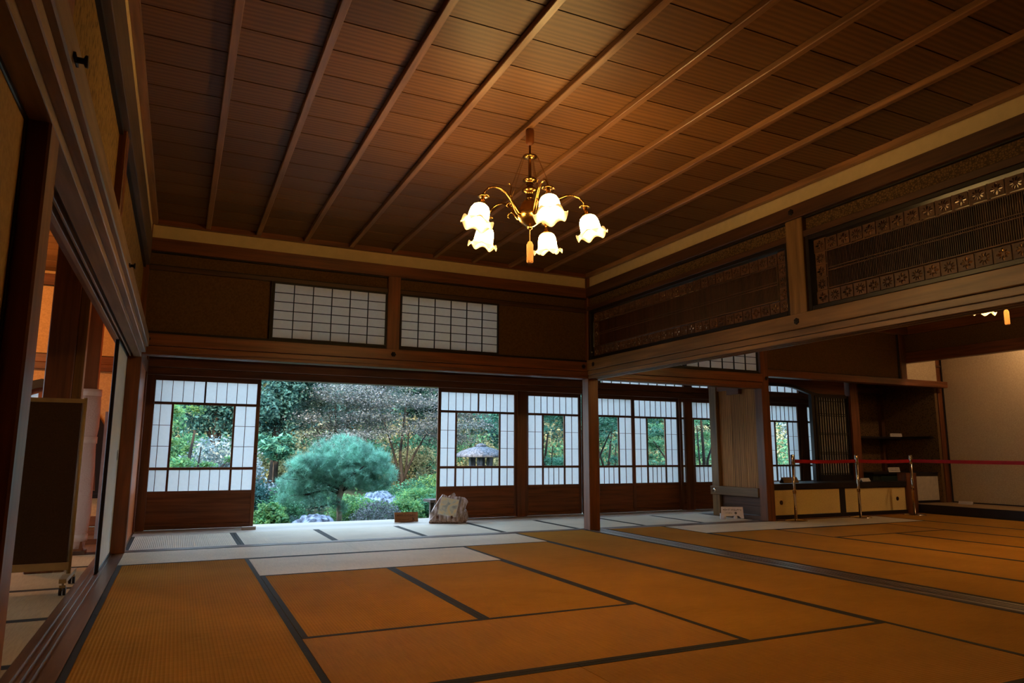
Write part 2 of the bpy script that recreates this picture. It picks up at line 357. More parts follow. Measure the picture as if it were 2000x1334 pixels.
# ------------------------------------------------------------------ long back wall: lintels, friezes, upper windows
def upper_window(name, x0, x1, y, z0, z1, root_kind=True):
    w_ = struct(name); n, m = 6, 6
    f = .016
    for a in ((x0, x0+f, z0, z1), (x1-f, x1, z0, z1), (x0+f, x1-f, z0, z0+f), (x0+f, x1-f, z1-f, z1)):
        bx('frame', a[0], a[1], y-.01, y+.016, a[2], a[3], BLACKM, w_)
    cw, ch = (x1-x0-2*f)/n, (z1-z0-2*f)/m
    for i in range(1, n): bx('muntin', x0+f+i*cw-.004, x0+f+i*cw+.004, y-.004, y+.012, z0+f, z1-f, BLACKM, w_)
    for j in range(1, m): bx('muntin', x0+f, x1-f, y-.002, y+.010, z0+f+j*ch-.003, z0+f+j*ch+.003, BLACKM, w_)
    k = ('up', round(cw, 3), round(ch, 3))
    if k not in _bc: _bc[k] = mesh('pane', [(-cw/2, 0, -ch/2), (cw/2, 0, -ch/2), (cw/2, 0, ch/2), (-cw/2, 0, ch/2)], [(0, 1, 2, 3)], PAPER2)
    for i in range(n):
        for j in range(m): link('pane', _bc[k], w_, (x0+f+(i+.5)*cw, y+.013, z0+f+(j+.5)*ch))
wb = struct('wall_back')
def wall_band(root, x0, x1, posts, wins, zt=1):
    bx('frieze', x0, x1, 7.225, 7.30, 2.865, 3.05, CREAM, root)
    bx('upper_beam', x0, x1, 7.165, 7.30, 2.742, 2.865, W['redx'], root, .003)
    bx('black_top_edge', x0, x1, 7.20, 7.28, 2.732, 2.742, BLACKM, root)  # thin black top edge of the wallpaper strip below
    bx('wallpaper_strip', x0, x1, 7.235, 7.27, 2.618, 2.732, PANEL, root)
    bx('lacquer_edge', x0, x1, 7.215, 7.28, 2.606, 2.62, BLACKM, root)
    bx('rail', x0, x1, 7.19, 7.28, 2.566, 2.606, W['darkx'], root, .002)
    bx('lacquer_edge', x0, x1, 7.205, 7.27, 1.955, 1.985, BLACKM, root)
    bx('wall_rail', x0, x1, 7.145, 7.30, 1.845, 1.955, W['redx'], root, .004)
    bx('wall_rail_lower_board', x0, x1, 7.165, 7.32, 1.79, 1.842, W['redx'], root, .004)
    m = W['redx']
    for a, b_ in ((7.18, 7.20), (7.225, 7.245), (7.27, 7.32)): bx('track_rail', x0, x1, a, b_, 1.762, 1.79, m, root)
    for x in posts: bx('pillar', x-.068, x+.068, 7.175, 7.30, 1.95, 2.75, W['redz'], root, .004)
wall_band(wb, -.355, 4.383, [1.983], None)
wall_band(wb, 4.523, 7.13, [], None)
bx('wallpaper_panel', -.355, .735, 7.235, 7.27, 1.985, 2.566, PANEL, wb); bx('frame', .735, .752, 7.20, 7.27, 1.985, 2.566, BLACKM, wb)
bx('wallpaper_panel', 3.215, 4.383, 7.235, 7.27, 1.985, 2.566, PANEL, wb)
bx('wallpaper_panel', 4.523, 5.7, 7.235, 7.27, 1.985, 2.566, PANEL, wb)
upper_window('window_1', .752, 1.913, 7.20, 1.985, 2.566); upper_window('window_2', 2.06, 3.215, 7.20, 1.985, 2.566)
upper_window('window_3', 5.86, 7.10, 7.20, 1.985, 2.566); upper_window('window_4', 4.55, 5.84, 7.20, 1.985, 2.566)
def nail_cover(x, y, z, ax, parent):
    b = MB()
    for k in range(6):
        a = PI/3*k; b.lathe([(.011, 0), (.011, .004), (.004, .009)], 8, (.016*cos(a), .016*sin(a), 0))
    b.lathe([(.012, 0), (.012, .006), (.005, .014)], 10)
    o = b.build('nail_cover', IRON, parent, True, Vector((x, y, z))-wl(parent))
    o.rotation_euler = {'y': (PI/2, 0, 0), 'x': (0, -PI/2, 0), 'X': (0, PI/2, 0)}[ax]
for x in (-.32, 1.983, 4.3): nail_cover(x, 7.145, 1.90, 'y', wb)
nail_cover(7.19, 7.145, 1.90, 'y', wb)
# wall over the far end of the adjoining room
wb2 = struct('wall_back')
bx('wallpaper_panel', 7.268, 10.2, 7.30, 7.36, 2.05, 2.75, PANEL, wb2)
bx('upper_beam', 7.268, 10.35, 7.2, 7.36, 2.742, 2.865, W['redx'], wb2); bx('frieze', 4.52, 10.35, 7.23, 7.3, 2.865, 3.05, CREAM, wb2)
bx('lacquer_edge', 7.268, 10.2, 7.29, 7.31, 2.043, 2.056, BLACKM, wb2)
bx('wall_rail', 7.268, 11.2, 7.25, 7.40, 1.945, 2.043, W['redx'], wb2, .004)
bx('pillar', 10.13, 10.25, 7.26, 7.40, 1.95, 3.0, W['redz'], wb2, .004)
bx('lacquer_edge', 10.10, 10.13, 7.28, 7.36, 2.05, 2.75, BLACKM, wb2)
bx('pale_wallpaper_panel', 10.25, 11.1, 7.36, 7.42, 2.04, 2.75, CREAMW, wb2)
# ------------------------------------------------------------------ left wall
wL = struct('wall_left')
bx('gold_wallpaper', -.46, -.405, -1, 7.2, 1.9, 2.62, GOLD, wL)
for a, b_ in ((-1, 2.09), (2.225, 4.14), (4.27, 7.18)):
    bx('lacquer_edge', -.42, -.385, a, b_, 2.575, 2.60, BLACKM, wL)
bx('upper_beam', -.46, -.352, -1, 7.18, 2.60, 2.868, wood('grey_brown_beam', (.135, .088, .062), 'y', .42, .45), wL, .003)
bx('frieze', -.5, -.362, -1, 7.22, 2.868, 3.05, CREAM, wL)
NAG = wood('grey_brown_lintel_wood', (.30, .195, .125), 'y', .40, .4)  # greyer, paler wood than the other wall rails
bx('wall_rail', -.40, -.305, -1, 7.15, 1.825, 1.925, NAG, wL, .005)
bx('wall_rail_lower_board', -.43, -.325, -1, 7.16, 1.775, 1.822, NAG, wL, .004)
for a, b_ in ((-.512, -.470), (-.452, -.442), (-.422, -.358)): bx('track_rail', a, b_, -1, 7.18, 1.735, 1.775, NAG, wL, .002)
bx('track_board', -.512, -.36, -1, 7.18, 1.765, 1.80, W['darky'], wL)
bx('outer_lintel', -.512, -.49, -1, 7.18, 1.735, 2.0, W['redy'], wL)
bx('upper_wall', -.51, -.47, -1, 7.2, 1.8, 3.0, OCHRE, wL)
for y, z in ((1.96, 1.86), (4.2, 1.87)):
    o = MB().lathe([(.008, 0), (.008, .02), (.016, .024), (.016, .03)], 10).box(-.006, .006, -.03, .03, -.002, .006).build('hook', IRON, wL, True, (-.305, y, z)); o.rotation_euler = (0, PI/2, 0)
wL2 = struct('wall_left')
ORG = wood('orange_red_post', (.62, .17, .045), 'z', .4, .4)  # brighter copy of the red wood, with the corridor's orange light put in
bx('wood_post', -.50, -.372, 7.325, 7.50, 0, 2.5, ORG, wL2, .004); bx('panel', -.52, -.39, 7.50, 8.95, 0, 2.5, ORG, wL2); bx('wood_post', -.50, -.372, 8.95, 9.10, 0, 2.5, W['redz'], wL2, .004)
bx('rail', -.39, -.375, 7.5, 8.95, 1.78, 1.9, W['redy'], wL2)
# the sliding panels in the left opening
def fusuma(name, x, y0, y1, z0, z1, mat, pull):
    d = struct(name); f = .022
    for a in ((y0, y0+f, z0, z1), (y1-f, y1, z0, z1), (y0+f, y1-f, z0, z0+f), (y0+f, y1-f, z1-f, z1)): bx('frame', x-.014, x+.014, a[0], a[1], a[2], a[3], BLACK, d, .003)
    bx('panel', x-.009, x+.009, y0+f, y1-f, z0+f, z1-f, mat, d)
    if pull is not None:
        o = MB().lathe([(.03, 0), (.03, .002), (.022, .002), (.018, -.001)], 18).build('door_pull', IRON, d, False, (x+.009, pull, .85)); o.rotation_euler = (0, PI/2, 0); o.scale = (1.5, .8, 1)
fusuma('door_1', -.478, 6.13, 7.20, .003, 1.742, plain('white_fusuma_paper', (.66, .66, .62), .8, .2, var=.05), 7.02)
fusuma('door_2', -.425, .9, 2.088, .003, 1.742, GOLDF, None)
fusuma('door_3', -.478, -.35, .93, .003, 1.742, GOLDF, None)
# ------------------------------------------------------------------ right dividing wall with carved transoms
wR = struct('wall_right')
XA, XB = 4.40, 4.505
bx('frieze', XA+.02, XB-.02, -1, 7.18, 2.865, 3.05, CREAM, wR)
bx('upper_beam', XA-.045, XB+.03, -1, 7.165, 2.752, 2.865, W['dary'] if 'dary' in W else W['darky'], wR, .004)
bx('lacquer_edge', XA-.005, XB, -1, 7.18, 2.742, 2.752, BLACKM, wR)
bx('vine_wallpaper_strip', XA+.02, XB-.02, -1, 7.18, 2.635, 2.742, VINE, wR)
bx('rail', XA-.02, XB+.01, -1, 7.18, 2.585, 2.635, W['darky'], wR, .003)
bx('wall_rail', XA-.055, XB+.03, -1, 7.15, 1.855, 1.975, W['tany'], wR, .005)
bx('wall_rail_lower_board', XA-.035, XB+.03, -1, 7.165, 1.80, 1.852, W['tany'], wR, .004)
for a, b_ in ((4.385, 4.405), (4.44, 4.465), (4.50, 4.545)): bx('track_rail', a, b_, -1, 7.18, 1.762, 1.80, W['tany'], wR, .002)
for y in (3.97, .82): bx('pillar', XA-.03, XB+.03, y-.085, y+.085, 1.97, 2.752, W['tanz'], wR, .005)
for y in (3.97, .82):
    nail_cover(XA-.056, y, 1.915, 'x', wR); nail_cover(XA-.046, y, 2.81, 'x', wR)
nail_cover(XA-.056, 7.0, 1.915, 'x', wR)
SLAT = wood('dark_slat_wood', (.05, .018, .009), 'z', .5, .3)
CARV = wood('carved_brown_wood', (.105, .045, .020), 'y', .5, .35)
def petal(cx, cz, a, r0, r1, wd):
    P = []
    for t in [i/4 for i in range(5)]:
        P.append((r0+(r1-r0)*t, wd*sin(PI*(.12+.76*t))**.8))
    L = [(r, -h) for r, h in P]+[(r, h) for r, h in P[::-1]]
    return [(cx+r*cos(a)-h*sin(a), cz+r*sin(a)+h*cos(a)) for r, h in L]
s_ = .047
sq = [(-s_, -s_), (s_, -s_), (s_, s_), (-s_, s_)]
TILE = [extruded('carved_tile', [sq]+[petal(0, 0, 2*PI*k/10, .012, .038, .0052) for k in range(10)], .009, CARV, 'x', False),
        extruded('carved_tile', [sq]+[petal(0, 0, PI/2*k, .010, .039, .0095) for k in range(4)]+[petal(0, 0, PI/2*k+PI/4, .016, .033, .0045) for k in range(4)], .009, CARV, 'x', False)]
def ranma(name, y0, y1):
    t = struct(name); xm = 4.45; z0, z1 = 1.985, 2.585
    for a in ((y0, y0+.035, z0, z1), (y1-.035, y1, z0, z1), (y0+.035, y1-.035, z0, z0+.035), (y0+.035, y1-.035, z1-.035, z1)):
        bx('lacquer_frame', XA-.012, XB, a[0], a[1], a[2], a[3], BLACK, t, .004)
    a0, a1, c0, c1_ = y0+.045, y1-.045, 2.028, 2.545
    n = int(round((a1-a0)/.109)); p = (a1-a0)/n; m = 5; pz = (c1_-c0)/m
    for j in range(m):
        for i in range(n):
            if 0 < i < n-1 and 0 < j < m-1: continue
            link('carved_tile', TILE[(i+j) % 2], t, (xm-.012, a0+(i+.5)*p, c0+(j+.5)*pz))
    for i in range(n+1):
        for zc in (c0+.5*pz, c1_-.5*pz): bx('spacer', xm-.010, xm+.008, a0+i*p-.006, a0+i*p+.006, zc-pz/2, zc+pz/2, CARV, t)
    for j in range(m+1):
        for yc in (a0+.5*p, a1-.5*p): bx('spacer', xm-.010, xm+.008, yc-p/2, yc+p/2, c0+j*pz-.005, c0+j*pz+.005, CARV, t)
    zi0, zi1, yi0, yi1 = c0+pz+.004, c1_-pz-.004, a0+p+.004, a1-p-.004
    for a in ((yi0, yi0+.008, zi0, zi1), (yi1-.008, yi1, zi0, zi1), (yi0, yi1, zi0, zi0+.008), (yi0, yi1, zi1-.008, zi1)): bx('inner_frame', xm-.022, xm+.012, a[0], a[1], a[2], a[3], CARV, t)
    zm = (zi0+zi1)/2
    for d in (-.013, .009): bx('rail', xm-.020, xm+.008, yi0, yi1, zm+d, zm+d+.006, CARV, t)
    b = MB(); k = int((yi1-yi0)/.0135)
    for i in range(k): y = yi0+.01+i*.0135; b.box(xm-.014, xm-.002, y-.0032, y+.0032, zi0, zi1)
    tag(b.build('slat_screen', SLAT, t), kind='stuff')
ranma('trim_5', 4.06, 7.16); ranma('trim_6', .92, 3.88); ranma('trim_7', -1.0, .72)
# ------------------------------------------------------------------ shoji sliding doors on the garden side
_sh = {}
def quad(k, dx, dz, mat):
    key = ('q', k, round(dx, 3), round(dz, 3))
    if key not in _bc: _bc[key] = mesh('pane', [(-dx/2, 0, -dz/2), (dx/2, 0, -dz/2), (dx/2, 0, dz/2), (-dx/2, 0, dz/2)], [(0, 1, 2, 3)], mat)
    return _bc[key]
DW = {a: wood('shoji_frame_wood_'+a, (.15, .052, .020), a, .4, .4) for a in 'xz'}
LOWP = wood('door_foot_panel', (.17, .055, .018), 'x', .45, .3)
def shoji(name, x0, x1, y, side, nm, heavy=False, st=.042):
    d = struct(name); T = .015
    Z = dict(b0=.003, b1=.05, p1=.395, r1=.432, c1=.672, m1=.702, g1=1.428, n1=1.458, t1=1.708, t2=1.762)
    def fr(nm_, a, b_, c, e, mat=None, t=T): bx(nm_, a, b_, y-t, y+t, c, e, mat or DW['x'], d, .002)
    fr('stile', x0, x0+st, Z['b0'], Z['t2'], DW['z']); fr('stile', x1-st, x1, Z['b0'], Z['t2'], DW['z'])
    for a, b_ in ((Z['b0'], Z['b1']), (Z['p1'], Z['r1']), (Z['c1'], Z['m1']), (Z['g1'], Z['n1']), (Z['t1'], Z['t2'])): fr('rail', x0+st, x1-st, a, b_)
    fr('lower_panel', x0+st, x1-st, Z['b1'], Z['p1'], LOWP, .006)
    a, b_ = x0+st, x1-st; s0, s1 = a+side, b_-side; B = .012
    for q in (s0, s1): fr('stile', q-B, q+B, Z['r1'], Z['g1'], DW['z'], .011)
    def cells(l, r, z0, z1, nx, nz):
        cw, ch = (r-l)/nx, (z1-z0)/nz
        for i in range(1, nx): fr('muntin', l+i*cw-.0035, l+i*cw+.0035, z0, z1, DW['z'], .007)
        for j in range(1, nz): fr('muntin', l, r, z0+j*ch-.003, z0+j*ch+.003, DW['x'], .006)
        for i in range(nx):
            for j in range(nz): link('pane', quad('paper', cw, ch, PAPER), d, (l+(i+.5)*cw, y+.008, z0+(j+.5)*ch))
    for l, r in ((a, s0-B), (s1+B, b_)):
        cells(l, r, Z['m1'], Z['g1'], 2, 3); cells(l, r, Z['r1'], Z['c1'], 2, 1)
    cells(s0+B, s1-B, Z['r1'], Z['c1'], nm, 1)
    if heavy:
        xm = (a+b_)/2; fr('stile', xm-.010, xm+.010, Z['n1'], Z['t1'], DW['z'], .010)
        cells(a, xm-.010, Z['n1'], Z['t1'], 5, 1); cells(xm+.010, b_, Z['n1'], Z['t1'], 5, 1)
    else: cells(a, b_, Z['n1'], Z['t1'], nm+4, 1)
    link('glass_pane', quad('glass', s1-s0-2*B, Z['g1']-Z['m1'], GLASS), d, ((s0+s1)/2, y, (Z['m1']+Z['g1'])/2))
    return d
d4 = shoji('door_4', -.372, .878, 9.14, .245, 6, True)
MB().lathe([(.010, 0), (.010, .002), (.007, .002), (.006, -.001)], 12).build('door_pull', IRON, d4, False, (.857, 9.124, .86)).rotation_euler = (PI/2, 0, 0)
d5 = shoji('door_5', 3.182, 4.375, 9.14, .225, 6, True)
shoji('door_6', 4.53, 5.455, 9.17, .24, 4); shoji('door_7', 5.455, 6.385, 9.13, .24, 4); shoji('door_8', 6.385, 7.29, 9.17, .235, 4)
shoji('door_9', 7.27, 8.20, 9.13, .24, 4); shoji('door_10', 8.19, 9.05, 9.17, .235, 4); shoji('door_11', 9.04, 9.90, 9.13, .24, 4); shoji('door_12', 10.06, 10.95, 9.13, .24, 4)
wg = struct('wall_garden')
bx('lintel', -.44, 11.6, 9.06, 9.22, 1.762, 1.85, W['redx'], wg, .004); bx('upper_lintel', -.44, 11.6, 9.04, 9.22, 1.853, 1.945, W['redx'], wg, .004)
bx('upper_lintel', -.44, 5.75, 9.06, 9.20, 1.945, 2.05, W['redx'], wg); bx('wall_panel', -.44, 11.6, 9.10, 9.18, 2.48, 3.15, PANEL, wg); bx('wall_panel', 10.9, 11.6, 9.10, 9.18, 0, 2.4, PANEL, wg)
wt = struct('window_5')  # left run sits out of view, added to light the upper paper windows
for i in range(66):
    x = -.37+i*.172; z0 = 1.945 if x > 5.7 else 2.05; link('pane', quad('paper', .166, 2.48-z0, PAPER), wt, (x+.086, 9.14, (z0+2.48)/2)); bx('muntin', x-.004, x+.004, 9.125, 9.155, z0, 2.48, DW['z'], wt)
bx('ground_sill', -.44, 11.6, 9.02, 9.30, -.16, -.04, W['redx'], wg)
# ------------------------------------------------------------------ plank partition at the corridor end, bay window, shelves, alcove
wp = struct('wall_plank')
PLK = wood('weathered_plank', (.36, .16, .05), 'z', .6, .15, 14, .9, .6, .5)
for i in range(3): bx('plank', 7.185, 7.21, 7.33+i*.257, 7.33+i*.257+.255, .42, 1.80, PLK, wp, .002)
bx('corner_post', 7.13, 7.27, 8.10, 8.25, 0, 2.5, W['tanz'], wp, .005)
bx('rail', 7.11, 7.24, 7.325, 8.27, .30, .42, W['tany'], wp, .004)
for i in range(2): bx('lower_plank', 7.18, 7.21, 7.33, 8.1, .06+i*.12, .06+i*.12+.118, W['darky'], wp, .002)
bx('foot_rail', 7.14, 7.24, 7.325, 8.1, 0, .055, W['darky'], wp); bx('head_rail', 7.15, 7.26, 7.325, 8.1, 1.79, 1.95, W['redy'], wp)
o = MB().lathe([(.034, 0), (.034, .004), (.020, .012), (.010, .012)], 16).build('rail_boss', CHROME, wp, True, (7.109, 8.18, .36)); o.rotation_euler = (0, -PI/2, 0)
bx('head_lamp_box', 7.12, 7.18, 7.62, 7.86, 1.72, 1.79, W['redy'], wp, .003)
# desk bay
desk = struct('trim_8')
bx('desk_board', 7.268, 10.14, 7.335, 7.95, .405, .475, BLACK, desk, .004)
bx('foot_rail', 7.268, 10.14, 7.345, 7.42, 0, .05, BLACKM, desk); bx('head_rail', 7.268, 10.14, 7.35, 7.42, .39, .405, BLACKM, desk)
bx('post', 8.70, 8.80, 7.35, 7.42, .05, .39, BLACKM, desk); bx('corner_post', 10.12, 10.36, 7.33, 7.48, 0, .60, W['redz'], desk, .004)
def cup_door(n, x0, x1, px_):
    d = struct(n); bx('panel', x0, x1, 7.362, 7.378, .052, .388, CUPF, d)
    for a, b_ in ((x0, x0+.006), (x1-.006, x1)): bx('frame', a, b_, 7.358, 7.38, .052, .388, W['darkz'], d)
    MB().lathe([(.03, 0), (.03, .003), (.022, .003), (.018, .0)], 18).build('door_pull', plain('copper_pull', (.10, .025, .015), .5, .4, .3), d, False, (px_, 7.362, .22)).rotation_euler = (PI/2, 0, 0)
cup_door('door_13', 7.28, 8.70, 7.56); cup_door('door_14', 8.80, 10.12, 9.93)
bay = struct('window_6')
def arch(x):  # flame-topped opening, height of the arch over the desk
    t = max(0, min(1, (x-8.35)/.75)); return 1.90-.13*(t*t*(3-2*t))
top = [(7.3+i*.08, arch(7.3+i*.08)) for i in range(30)]
xs_e = top[-1][0]
extruded('arch_frame', [[(x, z) for x, z in top]+[(x, z+.045) for x, z in top[::-1]]], .06, BLACK, 'y', bay, (0, 7.93, 0))
extruded('upper_panel', [[(x, z+.045) for x, z in top]+[(xs_e, 2.35), (7.3, 2.35)]], .03, W['redx'], 'y', bay, (0, 7.93, 0))
bx('frame', 8.86, 8.92, 7.90, 7.96, .475, 1.80, BLACK, bay)
lat = struct('door_15')
bx('paper', 9.0, 9.66, 7.935, 7.937, .55, 1.765, paper('lattice_paper', (.95, .88, .75), .12), lat)
for i in range(13): bx('muntin', 8.97+i*.054, 8.97+i*.054+.016, 7.915, 7.93, .55, 1.77, BLACKM, lat)
for z in (.58, .88, 1.18, 1.47, 1.50, 1.70, 1.20, .905): bx('rail', 8.97, 9.66, 7.908, 7.92, z, z+.010, BLACKM, lat)
for a in ((8.95, 9.67, .475, .565), (8.95, 9.67, 1.76, 1.80), (9.64, 9.68, .5, 1.8), (8.94, 8.98, .5, 1.8)): bx('frame', a[0], a[1], 7.90, 7.945, a[2], a[3], BLACK, lat)
al = struct('wall_alcove')
bx('corner_post', 9.68, 9.86, 7.86, 8.02, 0, 2.3, W['redz'], al, .005)
bx('back_panel', 9.86, 11.12, 8.42, 8.46, 0, 2.5, VINE, al); bx('side_panel', 11.10, 11.16, 7.42, 8.46, 0, 2.5, VINE, al)
bx('corner_strip', 11.02, 11.10, 8.36, 8.42, .6, 2.3, W['darkz'], al); bx('partition', 9.86, 9.92, 8.0, 8.46, 0, 2.5, W['redz'], al)
bx('alcove_ceiling', 7.2, 11.3, 7.4, 8.46, 2.30, 2.33, W['darkx'], al); bx('hanging_rail', 9.86, 11.10, 8.34, 8.42, 1.93, 2.02, W['darkx'], al)
bx('bay_side', 10.05, 10.09, 7.95, 8.42, 0, .01, W['darkx'], al)
shelf = struct('trim_9'); bx('shelf_board', 9.92, 11.10, 8.02, 8.42, 1.14, 1.175, BLACK, shelf, .003); bx('shelf_lip', 11.02, 11.10, 7.5, 8.02, 1.14, 1.175, BLACK, shelf, .003)
cab = thing('low_cabinet', 'low black lacquered cabinet filling the bottom of the shelf alcove', 'cabinet', (10.46, 8.08, 0))
bx('body', 9.93, 11.09, 7.76, 8.40, 0, .565, plain('green_black_lacquer', (.016, .026, .022), .3, .5), cab); bx('top', 9.90, 11.095, 7.72, 8.41, .567, .60, BLACK, cab, .003)
for x in (10.31, 10.70): bx('door', x-.19, x+.19, 7.748, 7.76, .05, .54, plain('dark_green_door', (.02, .035, .03), .35, .5), cab, .002)
# decorative alcove
tk = struct('wall_recess')
bx('linen_wall', 11.30, 11.36, -1, 7.42, -.05, 3.0, CREAMW, tk); bx('lacquer_edge', 11.285, 11.30, 7.39, 7.405, .13, 2.6, BLACKM, tk)
bx('lacquer_edge', 11.285, 11.30, -1, 7.4, .13, .145, BLACKM, tk)
bx('corner_post', 11.19, 11.34, 7.42, 7.57, .1, 2.6, W['redz'], tk, .005)
bx('pale_panel', 10.42, 11.16, 7.49, 7.51, .165, .545, plain('pale_panel_paper', (.50, .44, .34), .8), tk)
bx('frame', 10.36, 11.19, 7.48, 7.54, .548, .60, BLACK, tk); bx('frame', 10.36, 11.19, 7.48, 7.54, .13, .162, BLACKM, tk); bx('frame', 11.16, 11.19, 7.48, 7.54, .16, .55, W['redz'], tk)
bx('lintel', 10.28, 10.40, -1, 7.40, 2.30, 2.46, W['redy'], tk, .004); bx('upper_panel', 10.32, 10.38, -1, 7.40, 2.46, 3.05, PANEL, tk)
bx('upper_beam', 10.26, 10.36, -1, 7.3, 2.742, 2.865, W['redy'], tk); bx('alcove_ceiling', 10.3, 11.4, -1, 7.5, 2.98, 3.03, W['darky'], tk)
pf = struct('trim_10'); bx('platform_front', 10.35, 10.41, -1, 7.36, 0, .13, BLACK, pf, .004); bx('platform_mat', 10.41, 11.30, -1, 7.48, .06, .127, plain('pale_mat', (.26, .17, .08), .7), pf)
bx('platform_mat', 10.41, 11.19, 7.3, 7.55, .05, .126, plain('pale_mat', (.26, .17, .08), .7), pf)
# side and rear enclosure
we = struct('wall_rear'); bx('plaster', -4.4, 11.5, -1.12, -1.02, 0, 3.1, PANEL, we); [bx('plaster', -4.4, -4.3, a, b_, c, d_, OCHRE, we) for a, b_, c, d_ in ((-1, 4.8, 0, 3.1), (4.8, 7.4, 1.8, 3.1), (7.4, 10, 0, 3.1))]  # unseen gap between the side pieces, added to let skylight in
we2 = struct('wall_end'); bx('plaster', 11.56, 11.62, 7.4, 9.2, 0, 3.1, PANEL, we2)
# ------------------------------------------------------------------ room beyond the left opening
wo = struct('wall_far')
def ogee(hw, zt, zb, fl, n=10):
    L = []
    for i in range(n+1):
        t = i/n; L.append((hw*t**.8, zt-.16*sin(PI/2*min(1, t*1.0))**1.0*1.0-.34*t**3+.03*cos(2*PI*t)*(1 if t < .5 else 0)))
    L[0] = (0, zt+.03)
    L += [(hw+fl*.3, (zt+zb)/2-.1), (hw+fl, zb)]
    return L
R_ = ogee(.60, 1.60, .42, .05); O_ = ogee(.68, 1.70, .38, .06)
full = lambda L: [(-x, z) for x, z in L[::-1]]+[p for p in L[1:]]
XC = -1.51
outer = [(-4.3-XC, 0), (-.45-XC, 0), (-.45-XC, 3.05), (-4.3-XC, 3.05)]
extruded('ochre_wall', [outer, full(R_)], .06, OCHRE, 'y', wo, (XC, 9.93, 0))
kw = struct('window_7')
extruded('flame_frame', [full(O_), full(R_)], .05, BLACK, 'y', kw, (XC, 9.885, 0))
bx('paper', XC-.72, XC+.72, 9.965, 9.967, .36, 1.75, PAPER, kw)
for x in (-.3, 0, .3): bx('muntin', XC+x-.03, XC+x+.03, 9.93, 9.955, .40, 1.60, W['redz'], kw)
extruded('inner_frame', [full(R_), full(ogee(.555, 1.545, .46, .05))], .03, W['redz'], 'y', kw, (XC, 9.94, 0))
bx('sill', XC-.74, XC+.74, 9.84, 9.90, .33, .38, BLACK, kw)
bx('wall_rail', -4.3, -.45, 9.84, 9.90, 1.85, 1.93, W['redx'], wo, .004); bx('wall_rail', -4.3, -.45, 9.86, 9.90, 1.933, 2.03, W['redx'], wo, .004)
bx('lacquer_edge', -4.3, -.45, 9.885, 9.9, 2.03, 2.042, BLACKM, wo); bx('upper_beam', -4.3, -.45, 9.85, 9.90, 2.87, 3.0, W['redx'], wo, .003); bx('lacquer_edge', -4.3, -.45, 9.885, 9.9, 2.858, 2.87, BLACKM, wo)
bx('wainscot', -4.3, -.45, 9.87, 9.895, 0, .12, W['redx'], wo)
bx('side_wall', -.47, -.40, 9.24, 9.9, 0, 3.0, OCHRE, wo)
post(-.95, -.765, 6.28, 6.42, 0, 3.04, W['redz'])
post(-.765, -.70, 6.30, 6.40, 0, 3.04, W['tanz'], .003)
wr = thing('wrapped_pillar', 'dark wooden pillar wrapped in taped bubble sheet behind the brown rolling partition', 'pillar', (-.755, 7.32, 0))
MB().box(-.065, .065, -.065, .065, 0, 3.0).build('pillar_shaft', W['redz'], wr)
q = NM('bubble_wrap'); q.set(col=(.52, .36, .29), rough=.35, spec=.5)
vo = q.n('TexVoronoi'); vo.inputs['Scale'].default_value = 75; q.l(q.coords(False), vo.inputs['Vector']); q.bump(vo.outputs['Distance'], .004, .8)
b = MB(); prof = [(.078, .05), (.082, .10), (.095, .20), (.104, .35), (.100, .55), (.100, .75), (.094, .9), (.092, 1.0), (.104, 1.10), (.102, 1.30), (.096, 1.42)]
b.lathe([(r, z) for r, z in prof], 18); b.build('bubble_sheet', q.m, wr, True)
for z, r in ((.14, .092), (.98, .096), (1.40, .099)): MB().lathe([(r+.004, z-.03), (r+.004, z+.03)], 18).build('tape', plain('packing_tape', (.60, .45, .36), .3), wr, True)
MB().box(-.09, .09, -.09, .09, 0, .03).build('base', W['darkz'], wr)
rp_ = thing('rolling_partition', 'brown felt partition on casters in a beige frame inside the side room', 'partition', (-1.13, 5.5, 0))
FR = plain('beige_painted_metal', (.36, .25, .11), .4, .5)
MB().box(-.53, .53, -.011, .011, .17, 1.20).build('panel', plain('brown_felt', (.060, .034, .020), .95, .05, sc=120), rp_)
for x in (-.545, .545):
    MB().tube([(x, 0, .10), (x, 0, 1.235)], .0135, 12).build('upright', FR, rp_, True)
    MB().box(x-.02, x+.02, -.24, .24, .075, .10).build('foot', FR, rp_)
    for y in (-.22, .22):
        c = MB().tube([(x, y, .03), (x, y, .078)], .007, 8).box(x-.017, x+.017, y-.008, y+.02, .045, .062).build('caster', FR, rp_)
        MB().tube([(x-.018, y+.008, .026), (x-.004, y+.008, .026)], .026, 14).tube([(x+.004, y+.008, .026), (x+.018, y+.008, .026)], .026, 14).build('wheel', IRON, c, True)
MB().box(-.545, .545, -.014, .014, 1.20, 1.228).build('top_rail', FR, rp_); MB().box(-.545, .545, -.016, .016, .125, .172).build('bottom_rail', FR, rp_)
r2 = thing('display_board', 'grey board on a low stand seen edge-on beyond the wrapped pillar', 'display board', (-.655, 8.45, 0))
MB().box(-.008, .008, -.42, .42, .22, 1.24).build('panel', plain('pale_grey_board', (.42, .42, .44), .6), r2)
for y in (-.43, .43):
    MB().box(-.014, .014, y-.014, y+.014, .05, 1.27).build('upright', plain('grey_metal', (.30, .28, .27), .4, .5, .4), r2)
    MB().box(-.16, .16, y-.018, y+.018, 0, .05).build('foot', W['redx'], r2)
MB().box(-.012, .012, -.42, .42, 1.24, 1.262).build('top_rail', FR, r2)
